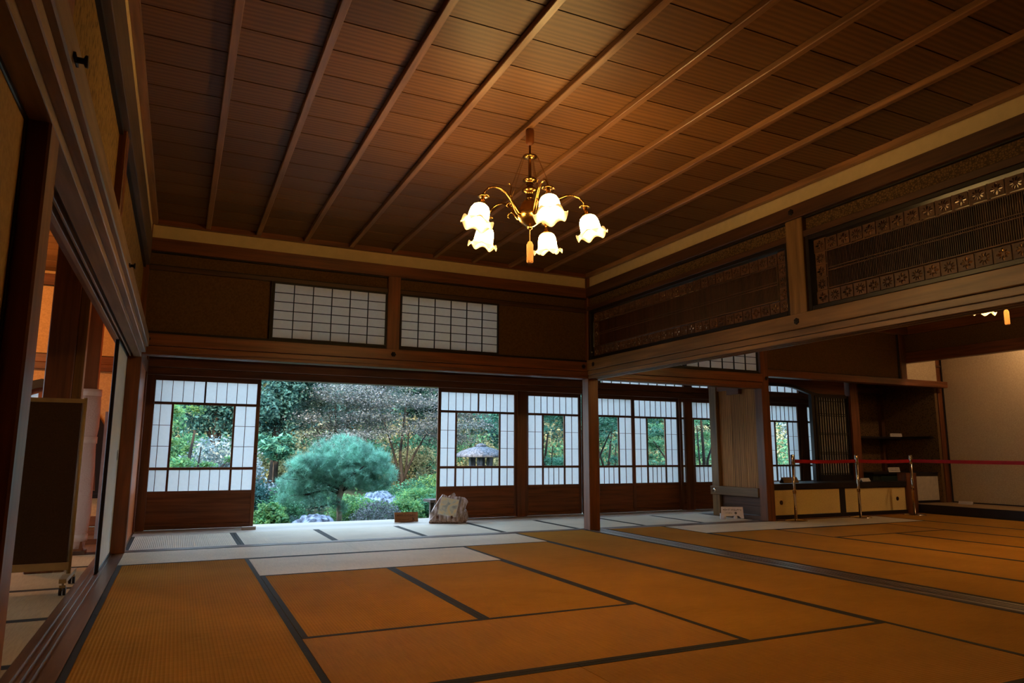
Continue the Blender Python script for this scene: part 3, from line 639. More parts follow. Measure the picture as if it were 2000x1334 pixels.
# ------------------------------------------------------------------ chandeliers
def glow(name, zr):
    q = NM(name); q.set(col=(.9, .8, .6), rough=.3)
    c = q.n('TexCoord'); s = q.n('SeparateXYZ'); q.l(c.outputs['Object'], s.inputs[0])
    mr = q.n('MapRange'); mr.interpolation_type = 'SMOOTHSTEP'; mr.inputs[1].default_value = -.122; mr.inputs[2].default_value = -.092; mr.inputs[3].default_value = .0125; mr.inputs[4].default_value = 1
    q.l(s.outputs['Z'], mr.inputs[0]); m2 = q.n('Math', operation='MULTIPLY'); m2.inputs[1].default_value = LAMP_E; q.l(mr.outputs[0], m2.inputs[0])
    m3 = q.n('MapRange'); m3.interpolation_type = 'SMOOTHSTEP'; m3.inputs[1].default_value = -.002; m3.inputs[2].default_value = -.035; m3.inputs[3].default_value = .02; m3.inputs[4].default_value = 1; q.l(s.outputs['Z'], m3.inputs[0])
    m4 = q.n('Math', operation='MULTIPLY'); q.l(m2.outputs[0], m4.inputs[0]); q.l(m3.outputs[0], m4.inputs[1]); m2 = m4
    q.b.inputs['Emission Color'].default_value = (1, .59, .19, 1); q.l(m2.outputs[0], q.b.inputs['Emission Strength'])
    return q.m
GLOW = glow('lit_opal_glass', 0)
def shade_mesh():
    prof = [(.012, 0), (.032, -.003), (.050, -.018), (.060, -.040), (.064, -.065), (.065, -.088), (.067, -.104), (.074, -.120), (.086, -.132), (.098, -.139), (.103, -.138)]
    n = 48; v = []; f = []
    for i, (r, z) in enumerate(prof):
        k = max(0, (i-5)/4)
        for j in range(n):
            a = 2*PI*j/n; wv = sin(6*a+.6)
            rr = r*(1+.035*k*wv); v.append((rr*cos(a), rr*sin(a), z+.012*k*k*wv))
    for i in range(len(prof)-1):
        for j in range(n): f.append((i*n+j, i*n+(j+1) % n, (i+1)*n+(j+1) % n, (i+1)*n+j))
    f.append(tuple(range(n)))
    return mesh('shade', v, f, GLOW, True)
SH = shade_mesh()
def chandelier(loc, label, rot=0):
    t = thing('chandelier', label, 'chandelier', loc, 'five-shade brass chandeliers')
    def P(name, prof, mat, n=20): return MB().lathe(prof, n).build(name, mat, t, True)
    P('ceiling_cap', [(.026, 0), (.029, -.012), (.029, -.095), (.020, -.105), (.012, -.112)], W['redz'])
    MB().tube([(0, 0, -.10), (0, 0, -.185)], .007, 10).build('rod', BRASSD, t, True)
    P('upper_disc', [(.010, -.170), (.016, -.178), (.047, -.186), (.049, -.194), (.030, -.202), (.014, -.208)], BRASS)
    MB().tube([(0, 0, -.2), (0, 0, -.35)], .011, 10).build('rod', BRASSD, t, True)
    P('stem', [(.012, -.335), (.018, -.343), (.046, -.350), (.047, -.358), (.024, -.366), (.018, -.374), (.026, -.382), (.018, -.392), (.022, -.400), (.052, -.420), (.054, -.430), (.030, -.442), (.018, -.452), (.026, -.462), (.018, -.472), (.030, -.485)], BRASS, 24)
    P('bowl', [(.020, -.480), (.045, -.500), (.060, -.520), (.068, -.545), (.080, -.570), (.086, -.592), (.080, -.615), (.066, -.637), (.045, -.655), (.026, -.668), (.014, -.672), (.018, -.680), (.008, -.692)], BRASS, 28)
    MB().tube([(0, 0, -.688), (0, 0, -.78)], .0028, 6).build('cord', plain('tan_cord', (.5, .28, .12), .6), t)
    b = MB(); b.lathe([(.012, -.772), (.018, -.785), (.021, -.80), (.021, -.90), (.016, -.915)], 12)
    for k in range(12):
        a = 2*PI*k/12; b.box(.019*cos(a)-.002, .019*cos(a)+.002, .019*sin(a)-.002, .019*sin(a)+.002, -.91, -.79)
    b.build('tassel', plain('orange_silk_tassel', (.55, .27, .10), .6), t)
    for k in range(5):
        a = rot+2*PI*k/5; c, s = cos(a), sin(a)
        pt = lambda r, z: (r*c, r*s, z)
        arm = MB().tube([pt(.06, -.610), pt(.095, -.595), pt(.125, -.555), pt(.155, -.510), pt(.19, -.478), pt(.235, -.460), pt(.28, -.460), pt(.32, -.475), pt(.348, -.505), pt(.358, -.535)], [.012, .013, .013, .010, .008, .007, .006, .0055, .0055, .0055], 8).build('arm', BRASS, t, True)
        b = MB()
        b.tube([pt(.125, -.56), pt(.15, -.54), pt(.175, -.545), pt(.185, -.565), pt(.172, -.578)], [.005, .005, .005, .006, .003], 6)
        b.tube([pt(.15, -.52), pt(.155, -.475), pt(.148, -.435), pt(.16, -.41), pt(.172, -.417)], [.005, .004, .0035, .004, .003], 6)
        b.build('scroll', BRASS, arm, True)
        cp = MB().lathe([(.008, .012), (.012, 0), (.036, -.004), (.040, -.010), (.030, -.014), (.012, -.018)], 18, pt(.358, -.532))
        ti = Matrix.Rotation(a, 4, 'Z') @ Matrix.Rotation(math.radians(-14), 4, 'Y')
        cp.lathe([(.010, 0), (.014, -.01), (.010, -.02), (.017, -.028), (.020, -.045), (.032, -.052)], 14, M=Matrix.Translation(pt(.358, -.545)) @ ti)
        cp.build('shade_holder', BRASS, t, True)
        sh = link('shade', SH, t, Vector(pt(.358, -.545))+(ti @ Vector((0, 0, -.052)))); sh.rotation_euler = ti.to_euler()
        MB().tube([pt(.05, -.188), pt(.17, -.49)], .0018, 5).build('wire', BRASSD, t)
    return t
chandelier((1.973, 3.93, 3.006), 'lit brass chandelier of five ruffled glass shades hanging over the main tatami room', math.radians(-27))
chandelier((6.99, 3.90, 3.006), 'lit brass chandelier in the adjoining room, half hidden behind the carved transom beam', math.radians(128))
# ------------------------------------------------------------------ stanchions with red belts
BELT = plain('red_belt', (.34, .004, .012), .6, .3)
st_l = ['steel barrier post beside the tall wooden pillar, in front of the bay window', 'steel barrier post in front of the joint between the two yellow cupboard doors', 'steel barrier post at the corner of the black alcove platform']
SX = [(7.56, 7.12), (8.80, 7.12), (9.93, 7.10), (10.02, 3.6)]
for i, (x, y) in enumerate(SX):
    t = thing('stanchion', (st_l+['steel barrier post farther along the black alcove platform'])[i], 'barrier post', (x, y, 0), 'steel posts of the belt barrier')
    MB().lathe([(.15, 0), (.15, .004), (.13, .012), (.06, .018), (.03, .024)], 28).build('base', CHROME, t, True)
    MB().lathe([(.019, .02), (.019, .855)], 16).build('post', CHROME, t, True)
    MB().lathe([(.021, .355), (.023, .36), (.023, .39), (.021, .395)], 16).build('collar', BRASS, t, True)
    MB().lathe([(.024, .74), (.026, .745), (.026, .865), (.022, .872), (.01, .875)], 16).build('belt_head', CHROME, t, True)
    if i < 3:
        dx, dy = SX[i+1][0]-x, SX[i+1][1]-y; L = math.hypot(dx, dy); a = math.atan2(dy, dx); b = MB()
        N = 12; pr = []
        for k in range(N+1):
            u = k/N*L; sg = -.010*sin(PI*k/N)
            pr += [(u, -.001, .762+sg), (u, -.001, .810+sg), (u, .001, .810+sg), (u, .001, .762+sg)]
        b.v = pr; b.f = [tuple(4*k+j for j in (e, (e+1) % 4))+(4*(k+1)+(e+1) % 4, 4*(k+1)+e) for k in range(N) for e in range(4)]
        o = b.build('belt', BELT, t); o.rotation_euler = (0, 0, a)
# ------------------------------------------------------------------ cards, signs, stone
def marks(parent, name, x0, x1, zc, h, y, n, mat=INK, M=None, seed=3):
    r = random.Random(seed); b = MB(); p = (x1-x0)/n
    for i in range(n):
        c = x0+(i+.5)*p
        for k in range(r.choice((2, 3, 3))):
            if r.random() < .5: zz = zc+r.uniform(-.4, .4)*h; b.box(c-p*.34, c+p*.34, y-.0012, y, zz-h*.06, zz+h*.06)
            else: xx = c+r.uniform(-.28, .28)*p; b.box(xx-p*.06, xx+p*.06, y-.0012, y, zc-h*.45, zc+h*.45)
    return b.build(name, mat, parent)
def card(label, x, y, z, wd, ht, tilt=.35, rz=0, rows=2, group='small label cards'):
    t = thing('label_card', label, 'card', (x, y, z), group, rz)
    o = MB().box(-wd/2, wd/2, -.0015, .0015, 0, ht).build('card', CARD, t); o.rotation_euler = (-tilt, 0, 0)
    s = MB().box(-wd/2, wd/2, .0, .002, 0, ht*.9).build('backing', CARD, t); s.location = (0, ht*sin(tilt)*1.9, 0); s.rotation_euler = (tilt*.9, 0, 0)
    for k in range(rows): marks(o, 'lettering', -wd*.42, wd*.42, ht*(.7-.35*k), ht*.17, -.0016, 18, seed=k+int(x*10))
card('white printed card on the upper black shelf of the alcove', 10.97, 8.06, 1.176, .23, .055, .2, -.2)
card('white printed card with two text lines on the black cabinet top', 10.45, 7.76, .601, .27, .075, .2, 0)
card('white card on the black alcove platform', 11.0, 7.02, .128, .20, .05, .5, -PI/2+.15)
def tent(label, x, y, z, wd, ht, mat, rz=0):
    t = thing('tent_sign', label, 'sign', (x, y, z), None, rz)
    a = .5
    for s in (-1, 1):
        o = MB().box(-wd/2, wd/2, -.004, .004, 0, ht).build('board', mat, t); o.location = (0, s*ht*sin(a)*1.02, 0); o.rotation_euler = (s*a, 0, 0)
    return t
tent('small folded wooden sign board on the black bay-window desk behind the first barrier post', 7.98, 7.60, .476, .32, .085, wood('sign_board', (.30, .17, .07), 'x'), .1)
tent('pale folded card on the black desk between the last two barrier posts', 9.42, 7.50, .476, .20, .055, CARD, .1)
# brown sign on the sill
sg = thing('wooden_sign', 'small brown wooden sign with two text lines standing at the open garden doorway', 'sign', (2.715, 8.93, 0), None, .0)
SGN = wood('sign_wood', (.33, .14, .06), 'x', .5)
o = MB().box(-.155, .155, -.006, .006, .004, .128).build('board', SGN, sg); o.rotation_euler = (-.25, 0, 0)
marks(o, 'lettering', -.125, .125, .088, .026, -.0062, 12, seed=5); marks(o, 'lettering', -.125, .06, .038, .014, -.0062, 20, seed=8)
MB().tube([(.075, -.007, .055), (.105, -.007, .020)], .0025, 6).tube([(.105, -.007, .055), (.075, -.007, .020)], .0025, 6).lathe([(.007, 0), (.007, .002)], 10, (.085, -.007, .058)).build('emblem', INK, o)
o = MB().box(-.10, .10, -.005, .005, 0, .09).build('back_leg', SGN, sg); o.location = (0, .075, 0); o.rotation_euler = (.35, 0, 0)
# door wedge
wd = tag(MB().box(-.075, .075, -.03, .03, 0, .035).build('door_stopper', plain('white_wood_block', (.55, .50, .47), .6)), 'small white block on the floor at the foot of the open paper door', 'door stopper')
wd.location = (.80, 8.80, 0); wd.rotation_euler = (0, 0, .08)
# white sign with round feet
s2 = thing('notice_board', 'white cut-out notice with round feet at the foot of the plank partition', 'sign', (6.92, 7.62, 0), None, -.55)
PINK = plain('white_painted_board', (.76, .68, .70), .6, .3, var=.05)
o = extruded('board', [[(-.15, .05), (-.145, .165), (.145, .165), (.15, .012), (.115, .012), (.085, .045), (.02, .045), (-.01, .038), (-.09, .038), (-.115, .05)]], .008, PINK, 'y', s2); o.rotation_euler = (-.2, 0, 0)
marks(o, 'lettering', -.125, .125, .125, .028, -.0042, 12, seed=12); marks(o, 'lettering', -.09, .0, .082, .015, -.0042, 10, seed=14)
e = MB().lathe([(.016, 0), (.016, .0015)], 20, (0, 0, 0)).build('round_mark', INK, o); e.location = (.045, -.0045, .082); e.rotation_euler = (PI/2, 0, 0)
MB().box(.035, .055, -.0075, -.006, .080, .085).build('white_bar', CARD, o)
for x in (-.12, .03): MB().tube([(x, -.04, .026), (x, -.03, .026)], .026, 18).build('foot', PINK, s2, True)
MB().box(-.16, -.10, -.0, .05, 0, .075).build('side_block', PINK, s2)
# stone with picture
def rock(name, sx, sy, sz, mat, seed, sub=4, amp=.18, flat=.5):
    bm = bmesh.new(); bmesh.ops.create_icosphere(bm, subdivisions=sub, radius=1)
    r = np.random.default_rng(seed); D = r.normal(size=(14, 3)); D /= np.linalg.norm(D, axis=1)[:, None]; H = r.uniform(.62, 1.0, 14)
    from mathutils import noise
    for v in bm.verts:
        p = v.co.normalized(); k = min([h/max(.05, d@np.array(p)) if d@np.array(p) > 0 else 9 for d, h in zip(D, H)]+[1.0])
        k += amp*noise.fractal(p*2.5+Vector((seed, 0, 0)), 1.0, 2.0, 5)
        v.co = Vector((p.x*k*sx, p.y*k*sy, max(p.z*k, -flat)*sz))
    me = bpy.data.meshes.new(name); bm.to_mesh(me); bm.free(); me.materials.append(mat); return me
q = NM('driftwood_stone'); q.set(rough=.6, spec=.4)
no = q.n('TexNoise'); no.inputs['Scale'].default_value = 1; no.inputs['Detail'].default_value = 8; q.l(q.coords(False, (40, 40, 9)), no.inputs['Vector'])
q.l(q.ramp(no.outputs['Fac'], (.32, (.14, .085, .06)), (.5, (.46, .32, .24)), (.68, (.78, .68, .72))), q.b.inputs['Base Color']); q.bump(no.outputs['Fac'], .012, 1)
stn = thing('stone_stand', 'jagged brown and violet stone slab holding a picture, at the door edge', 'stone', (3.17, 8.62, 0), None, -.50)
from mathutils import noise as NZ
def slab(outline, t0, seed):
    """rough slab of varying thickness from an outline in x-z, leaning back"""
    bm = bmesh.new(); c = Vector((sum(p[0] for p in outline)/len(outline), 0, sum(p[1] for p in outline)/len(outline)))
    rings = []
    for y, k in ((-t0, .93), (-t0*.55, 1.0), (t0*.3, 1.0), (t0, .88)):
        rings.append([bm.verts.new((c.x+(x-c.x)*k, y, max(.0, c.z+(z-c.z)*k))) for x, z in outline])
    n = len(outline)
    for a, b_ in zip(rings, rings[1:]):
        for i in range(n): bm.faces.new((a[i], a[(i+1) % n], b_[(i+1) % n], b_[i]))
    for rg, s in ((rings[0], 1), (rings[-1], -1)):
        cv = bm.verts.new((c.x, rg[0].co.y*1.05, c.z))
        for i in range(n): bm.faces.new((rg[i], cv, rg[(i+1) % n]) if s > 0 else (rg[(i+1) % n], cv, rg[i]))
    bmesh.ops.recalc_face_normals(bm, faces=bm.faces[:])
    bmesh.ops.subdivide_edges(bm, edges=bm.edges[:], cuts=3, use_grid_fill=True)
    for v in bm.verts:
        d = NZ.noise_vector(v.co*14+Vector((seed, 3, 1)))*.014+NZ.noise_vector(v.co*40)*.005; v.co += d; v.co.z = max(0, v.co.z)
    me = bpy.data.meshes.new('slab'); bm.to_mesh(me); bm.free(); me.materials.append(q.m); return me
OUT = [(-.235, .0), (-.245, .10), (-.17, .25), (-.10, .37), (-.055, .355), (-.02, .345), (.03, .385), (.055, .40), (.06, .345), (.13, .345), (.20, .335), (.235, .29), (.20, .17), (.155, .07), (.13, .0), (.0, -.005)]
ob = link('slab', slab(OUT, .055, 2), stn); ob.rotation_euler = (-.45, 0, 0); ob.location = (0, -.03, 0)
ob = link('rear_block', rock('rear_block', .12, .09, .13, q.m, 5, 3), stn, (.12, .12, .065))
pc = tag(empty('picture_card', (3.114, 8.542, .10), -.50), 'white-edged watercolour print leaning on the brown stone slab', 'picture')
pq = NM('watercolour_print'); pq.set(rough=.35, spec=.5)
n1 = pq.n('TexNoise'); n1.inputs['Scale'].default_value = 9; n1.inputs['Detail'].default_value = 5; n1.inputs['Distortion'].default_value = 1.2; pq.l(pq.coords(False), n1.inputs['Vector'])
pq.l(pq.ramp(n1.outputs['Fac'], (.32, (.42, .46, .42)), (.45, (.80, .78, .62)), (.55, (.90, .74, .42)), (.68, (.86, .85, .76))), pq.b.inputs['Base Color'])
o = MB().box(-.115, .115, -.003, .003, 0, .235).build('mount', plain('ivory_mount', (.80, .76, .66), .4), pc); o2 = MB().box(-.108, .108, -.0045, -.003, .008, .227).build('print', pq.m, pc)
for ob in (o, o2): ob.rotation_euler = (-.47, .16, 0); 
for x in (-.095, .085): MB().box(x-.012, x+.012, -.02, .03, -.035, .0).build('peg', W['redz'], stn, loc=(-.03, -.085, .10))
# ------------------------------------------------------------------ garden
GZ = -.55
gs = NM('mossy_ground'); gs.set(rough=.9); n1 = gs.n('TexNoise'); n1.inputs['Scale'].default_value = 3; n1.inputs['Detail'].default_value = 8; gs.l(gs.coords(False), n1.inputs['Vector'])
gs.l(gs.ramp(n1.outputs['Fac'], (.35, (.035, .05, .02)), (.65, (.10, .10, .05))), gs.b.inputs['Base Color'])
g = bpy.data.meshes.new('terrain'); N = 60; X = np.linspace(-25, 45, N); Y = np.linspace(9.45, 70, N); vv = []
for y in Y:
    for x in X: vv.append((x, y, GZ+max(0, (y-16))*.075+.05*sin(x*1.3)*sin(y*.9)))
g = mesh('terrain', vv, [(j*N+i, j*N+i+1, (j+1)*N+i+1, (j+1)*N+i) for j in range(N-1) for i in range(N-1)], gs.m, True)
tag(link('terrain', g), kind='structure')
tag(bx('foundation_ground', -25, 45, -30, 9.46, GZ-.1, GZ, gs.m), kind='structure')
bark = wood('bark', (.045, .036, .03), 'z', .9, .1, 30, 5, .5); barkL = wood('pale_bark', (.30, .24, .18), 'z', .9, .1, 30, 5, .4)
def hgt(y): return GZ+max(0, (y-16))*.075
LM = dict(
 teal=leafmat('teal_leaves', (.035, .12, .105), (.14, .30, .27), .3, .35), dark=leafmat('dark_leaves', (.018, .06, .045), (.07, .16, .12), .3, .4),
 mid=leafmat('mid_green_leaves', (.07, .22, .11), (.22, .48, .24), .4), fresh=leafmat('fresh_green_leaves', (.10, .36, .16), (.45, .66, .22), .45),
 mauve=leafmat('greyed_maple_leaves', (.11, .17, .13), (.47, .46, .48), .4), greygreen=leafmat('grey_green_maple_leaves', (.08, .17, .13), (.34, .46, .40), .4), yellow=leafmat('sunlit_yellow_leaves', (.14, .18, .07), (1, .92, .50), .45),
 maple=leafmat('green_maple_leaves', (.05, .22, .15), (.22, .52, .36), .4), silver=leafmat('silvery_leaves', (.13, .21, .21), (.60, .66, .66), .25),
 heath=leafmat('grey_clipped_leaves', (.12, .15, .14), (.38, .40, .40), .25), needle=leafmat('pine_needles', (.16, .46, .31), (.48, .84, .64), .4, .4),
 orange=leafmat('sun_flecked_leaves', (.12, .13, .05), (1, .86, .46), .45))  # orange: sun flecks and dark gaps put into the leaf colours
def leaves(P, size, mat, up=.3, aspect=.55, sizevar=.4, name='foliage', parent=None):
    n = len(P); nor = rng.normal(size=(n, 3)); nor[:, 2] += up*4*np.sign(rng.random(n)-.15) if up else 0
    nor /= np.linalg.norm(nor, axis=1)[:, None]; a = np.cross(nor, rng.normal(size=(n, 3))); a /= np.linalg.norm(a, axis=1)[:, None]; b = np.cross(nor, a)
    s = size*(1+sizevar*rng.uniform(-1, 1, n))[:, None]
    V = np.stack([P-a*s, P+b*s*aspect, P+a*s, P-b*s*aspect], 1).reshape(-1, 3)
    me = bpy.data.meshes.new(name); me.vertices.add(4*n); me.vertices.foreach_set('co', V.ravel().astype('f'))
    me.loops.add(4*n); me.loops.foreach_set('vertex_index', np.arange(4*n, dtype='i')); me.polygons.add(n)
    me.polygons.foreach_set('loop_start', np.arange(0, 4*n, 4, dtype='i')); me.polygons.foreach_set('loop_total', np.full(n, 4, dtype='i')); me.update(calc_edges=True)
    me.materials.append(mat); o = link(name, me, parent); o['kind'] = 'stuff'; return o
def blob(n, blobs, shell=.75):
    w_ = np.array([b[3]*b[4]*b[5] for b in blobs])**.67; idx = rng.choice(len(blobs), n, p=w_/w_.sum()); B = np.array(blobs)[idx]
    d = rng.normal(size=(n, 3)); d /= np.linalg.norm(d, axis=1)[:, None]; r = shell+(1-shell)*rng.random(n)
    r = r*(1+.12*np.sin(d[:, 0]*9+B[:, 0]*5)*np.sin(d[:, 2]*8+d[:, 1]*7))
    return B[:, :3]+d*r[:, None]*B[:, 3:6]
def cloudy(cx, cy, cz, rx, ry, rz, k, s=.45):
    out = []
    for i in range(k):
        d = rng.normal(size=3); d /= np.linalg.norm(d); q_ = rng.uniform(.3, .8)
        out.append((cx+d[0]*rx*q_, cy+d[1]*ry*q_, cz+d[2]*rz*q_, rx*s*rng.uniform(.6, 1.1), ry*s*rng.uniform(.6, 1.1), rz*s*rng.uniform(.5, 1.0)))
    return out
def plant(name, label, cat, x, y, h0, blobs, n, size, mat, up=.3, trunk=None, group=None, shell=.6, aspect=.55, tb=None):
    z = hgt(y) if h0 is None else h0; t = thing(name, label, cat, (x, y, z), group)
    leaves(blob(n, blobs, shell), size, LM[mat], up, aspect, parent=t)
    if trunk:
        for i, (pts, r) in enumerate(trunk): MB().tube(pts, [r*(1-.75*k/(len(pts)-1)) for k in range(len(pts))], 7).build('trunk' if i == 0 else 'branch', tb or bark, t, True)
    return t
def shrub(label, x, y, r, h, mat, n=5000, size=.022, up=.3, name='shrub', group=None, k=10):
    return plant(name, label, 'shrub', x, y, None, cloudy(0, 0, h*.52, r, r*.8, h*.5, k, .5)+[(0, 0, h*.45, r*.75, r*.6, h*.45)], n, size, mat, up, [([(0, 0, 0), (.02, 0, h*.3), (0, .02, h*.7)], .03), ([(0, 0, h*.15), (r*.3, 0, h*.5)], .015)], group)
# pine
pt_ = thing('pine_tree', 'low rounded pine with mint green needles on bent branches, centre of the doorway', 'tree', (2.62, 12.6, GZ))
MB().tube([(0, 0, 0), (.0, 0, .35), (-.02, 0, .62), (.02, .02, .78), (.0, .0, .95), (-.05, 0, 1.15)], [.05, .048, .05, .06, .05, .03], 10).build('trunk', barkL, pt_, True)
tuft = []
br = [((0, 0, .75), (.25, -.05, .92), (.55, 0, 1.0)), ((0, 0, .72), (-.2, .05, .80), (-.55, -.05, .72), (-.85, 0, .70)), ((.0, 0, .9), (.12, 0, 1.1), (.35, .1, 1.35)), ((0, 0, .85), (-.2, -.1, 1.05), (-.5, 0, 1.25)),
      ((0, 0, .6), (-.15, -.1, .55), (-.45, -.15, .50)), ((0, 0, 1.0), (0, .3, 1.2), (.1, .5, 1.3)), ((0, 0, .9), (.2, -.3, 1.1), (.3, -.45, 1.2)), ((0, 0, .8), (.4, .1, 1.02), (.85, .05, 1.12)), ((0, 0, .8), (-.4, .1, .95), (-.95, .05, .98))]
for p in br: MB().tube(p, [.034-.026*i/(len(p)-1) for i in range(len(p))], 7).build('branch', bark, pt_, True)
bl = [(0, 0, 1.38, .62, .5, .34), (.50, 0, 1.22, .52, .45, .34), (-.52, 0, 1.15, .50, .45, .32), (.85, 0, 1.02, .30, .35, .25), (-.88, 0, .92, .34, .35, .24), (.1, -.2, 1.2, .6, .4, .35), (-.95, .05, .68, .36, .3, .13), (-.4, -.1, .62, .40, .25, .12), (.2, 0, .92, .5, .4, .12), (.62, -.05, .85, .3, .3, .14), (-.5, -.05, .88, .45, .3, .14), (.02, -.1, .48, .18, .15, .08)]
bl = [(a*.88, b_, c, d_*.86, e_, f_) for a, b_, c, d_, e_, f_ in bl]; TP = blob(1900, bl+[(rng.uniform(-.8, .8), rng.uniform(-.3, .3), 1.35-abs(rng.normal())*.25, .2, .2, .14) for _ in range(16)], .6); n = 40
C = np.repeat(TP, n, 0); d = rng.normal(size=(len(C), 3)); d[:, 2] += .9; d /= np.linalg.norm(d, axis=1)[:, None]; L = .115*rng.uniform(.7, 1.15, len(C))[:, None]
s = np.cross(d, rng.normal(size=d.shape)); s /= np.linalg.norm(s, axis=1)[:, None]
V = np.stack([C-s*.0028, C+s*.0028, C+d*L], 1).reshape(-1, 3)
me = bpy.data.meshes.new('needles'); k = len(C); me.vertices.add(3*k); me.vertices.foreach_set('co', V.ravel().astype('f')); me.loops.add(3*k); me.loops.foreach_set('vertex_index', np.arange(3*k, dtype='i'))
me.polygons.add(k); me.polygons.foreach_set('loop_start', np.arange(0, 3*k, 3, dtype='i')); me.polygons.foreach_set('loop_total', np.full(k, 3, dtype='i')); me.update(calc_edges=True); me.materials.append(LM['needle'])
o = link('needles', me, pt_); o['kind'] = 'stuff'
# shrubs near the doorway
shrub('low glossy yellow-green shrub at the foot of the open paper door', 1.38, 11.9, .36, .72, 'fresh', 3800, .034, .3)
plant('clipped_shrub', 'dome-shaped clipped grey-green shrub just right of the pine trunk', 'shrub', 3.08, 11.7, GZ, [(0, 0, .24, .46, .40, .40), (0, 0, .2, .40, .35, .34)], 9000, .016, 'heath', 0, [([(0, 0, 0), (0, 0, .3)], .02)], None, .82)
q2 = NM('garden_rock'); q2.set(rough=.8); n1 = q2.n('TexNoise'); n1.inputs['Scale'].default_value = 14; n1.inputs['Detail'].default_value = 8; q2.l(q2.coords(False), n1.inputs['Vector'])
q2.l(q2.ramp(n1.outputs['Fac'], (.35, (.05, .06, .09)), (.62, (.32, .35, .44))), q2.b.inputs['Base Color']); q2.bump(n1.outputs['Fac'], .02, 1)
for lab, x, y, s3, sd in (('grey-blue garden boulder with yellow moss beside the pine', 1.98, 11.5, (.42, .3, .40), 3), ('flat bluish boulder behind the right-hand branches of the pine', 3.75, 14.6, (.62, .4, .55), 9)):
    o = tag(link('boulder', rock('boulder', *s3, q2.m, sd), None, (x, y, hgt(y)+s3[2]*.35)), lab, 'boulder')
tag(plant('moss_clump', 'bright yellow-green clump growing on the near garden boulder', 'plant', 2.12, 11.25, GZ, [(0, 0, .14, .2, .12, .16)], 900, .018, 'fresh', .3), group=None)
def grassy(label, x, y, r, h, n, mat, name='grass_clump'):
    t = thing(name, label, 'plant', (x, y, hgt(y))); P = rng.normal(size=(n, 2))*r*.35; a = rng.uniform(0, 2*PI, n); bend = rng.uniform(.3, 1.1, n)*h*.7; hh = h*rng.uniform(.6, 1, n)
    dx, dy = np.cos(a), np.sin(a); V = np.zeros((n, 5, 3)); wv = .007
    for i, (t_, w_) in enumerate(((0, 1), (0, -1), (.6, 1), (.6, -1), (1, 0))):
        V[:, i, 0] = P[:, 0]+dx*bend*t_**2-dy*wv*w_; V[:, i, 1] = P[:, 1]+dy*bend*t_**2+dx*wv*w_; V[:, i, 2] = hh*t_*(1-.35*t_*t_)
    F = []
    for i in range(n): k = i*5; F += [(k, k+1, k+3, k+2), (k+2, k+3, k+4)]
    link('blades', mesh('blades', V.reshape(-1, 3).tolist(), F, LM[mat]), t)['kind'] = 'stuff'; return t
grassy('dark bladed grass clump between the glossy shrub and the pine trunk', 1.98, 12.4, .55, .62, 500, 'dark'); grassy('silvery bladed clump beside the pine trunk', 2.42, 12.1, .3, .42, 220, 'silver')
grassy('arching palm-like fern behind the clipped shrub', 4.75, 15.2, .6, .95, 160, 'fresh', 'fern')
# mid garden
shrub('broad leafy camellia with silvery leaves beside the open paper door', .85, 14.6, .95, 1.75, 'silver', 9000, .034, .3, k=16)
shrub('dark glossy shrub under the silvery camellia', 1.2, 13.9, .6, 1.0, 'teal', 5000, .032, .2)
gl = [('fresh green ground shrub to the rear of the clipped dome', 4.3, 13.6, .75, .85, 'fresh'), ('fresh green shrub beside the wooden bench outside', 3.75, 12.4, .42, .62, 'fresh'), ('yellow-flecked green shrub between the pine and the dome', 3.2, 14.2, .7, .70, 'fresh'),
      ('mid-green shrub behind the small brown sign', 4.6, 14.8, .8, .95, 'mid'), ('leafy green shrub low behind the stone slab', 4.45, 12.9, .5, .75, 'mid'), ('green undergrowth shrub left of the pine base', 1.75, 13.8, .7, .75, 'mid')]
for l_, x, y, r, h, m in gl: shrub(l_, x, y, r, h, m, 4500, .027, .3)
plant('broadleaf_shrub', 'bright broad-leaved shrub above the silvery camellia', 'shrub', 2.0, 17.0, None, cloudy(0, 0, 1.55, .6, .5, .35, 7, .5), 900, .085, 'maple', .5, [([(0, 0, 0), (0, 0, 1.5)], .03)], None, .5, .3)
# purple-grey maple with layered sprays and dark forked trunks
def layered(name, label, x, y, R, z0, z1, nl, n, size, mat, trunks, th=.10, mode=None):
    bl_ = []
    for i in range(nl):
        a = rng.uniform(0, 2*PI); q_ = R*rng.uniform(.15, 1)**.7; z = rng.uniform(z0, z1); e = R*rng.uniform(.18, .38)
        bl_.append((q_*cos(a), q_*sin(a)*.8, z-.25*q_/R*(z1-z0)*.5, e, e, th*rng.uniform(.7, 1.5)))
    return plant(name, label, 'tree', x, y, None, bl_, n, size, mat, .55, trunks, None, .05)
F3 = lambda h, s=1: [([(0, 0, 0), (.05*s, 0, h*.25), (.0, .05, h*.5), (.1*s, 0, h*.95)], .075), ([(.03, 0, h*.2), (.35*s, 0, h*.48), (.75*s, .1, h*.72)], .045), ([(0, 0, h*.22), (-.15*s, .1, h*.5), (-.5*s, 0, h*.85)], .045), ([(.1*s, 0, 0), (.16*s, 0, h*.4), (.22*s, 0, h*.8)], .04)]
layered('maple_tree', 'tall maple with grey-violet layered sprays and dark forked trunk behind the pine', 5.15, 17.6, 2.3, 1.75, 4.0, 150, 70000, .026, 'mauve', F3(2.6), .16)
layered('maple_tree', 'grey-green maple with fine layered leaves over the silvery camellia', 3.9, 19.5, 1.6, 2.0, 4.6, 90, 46000, .028, 'greygreen', F3(3.0, -1), .2)
layered('maple_tree', 'pale yellow-green maple seen through the glass of the first paper door', .15, 13.6, .8, .9, 2.9, 26, 9000, .030, 'fresh', F3(1.9))
layered('maple_tree', 'green maple reaching across the stone lantern roof', 7.7, 14.6, 1.3, .9, 3.6, 44, 18000, .030, 'maple', F3(2.0))
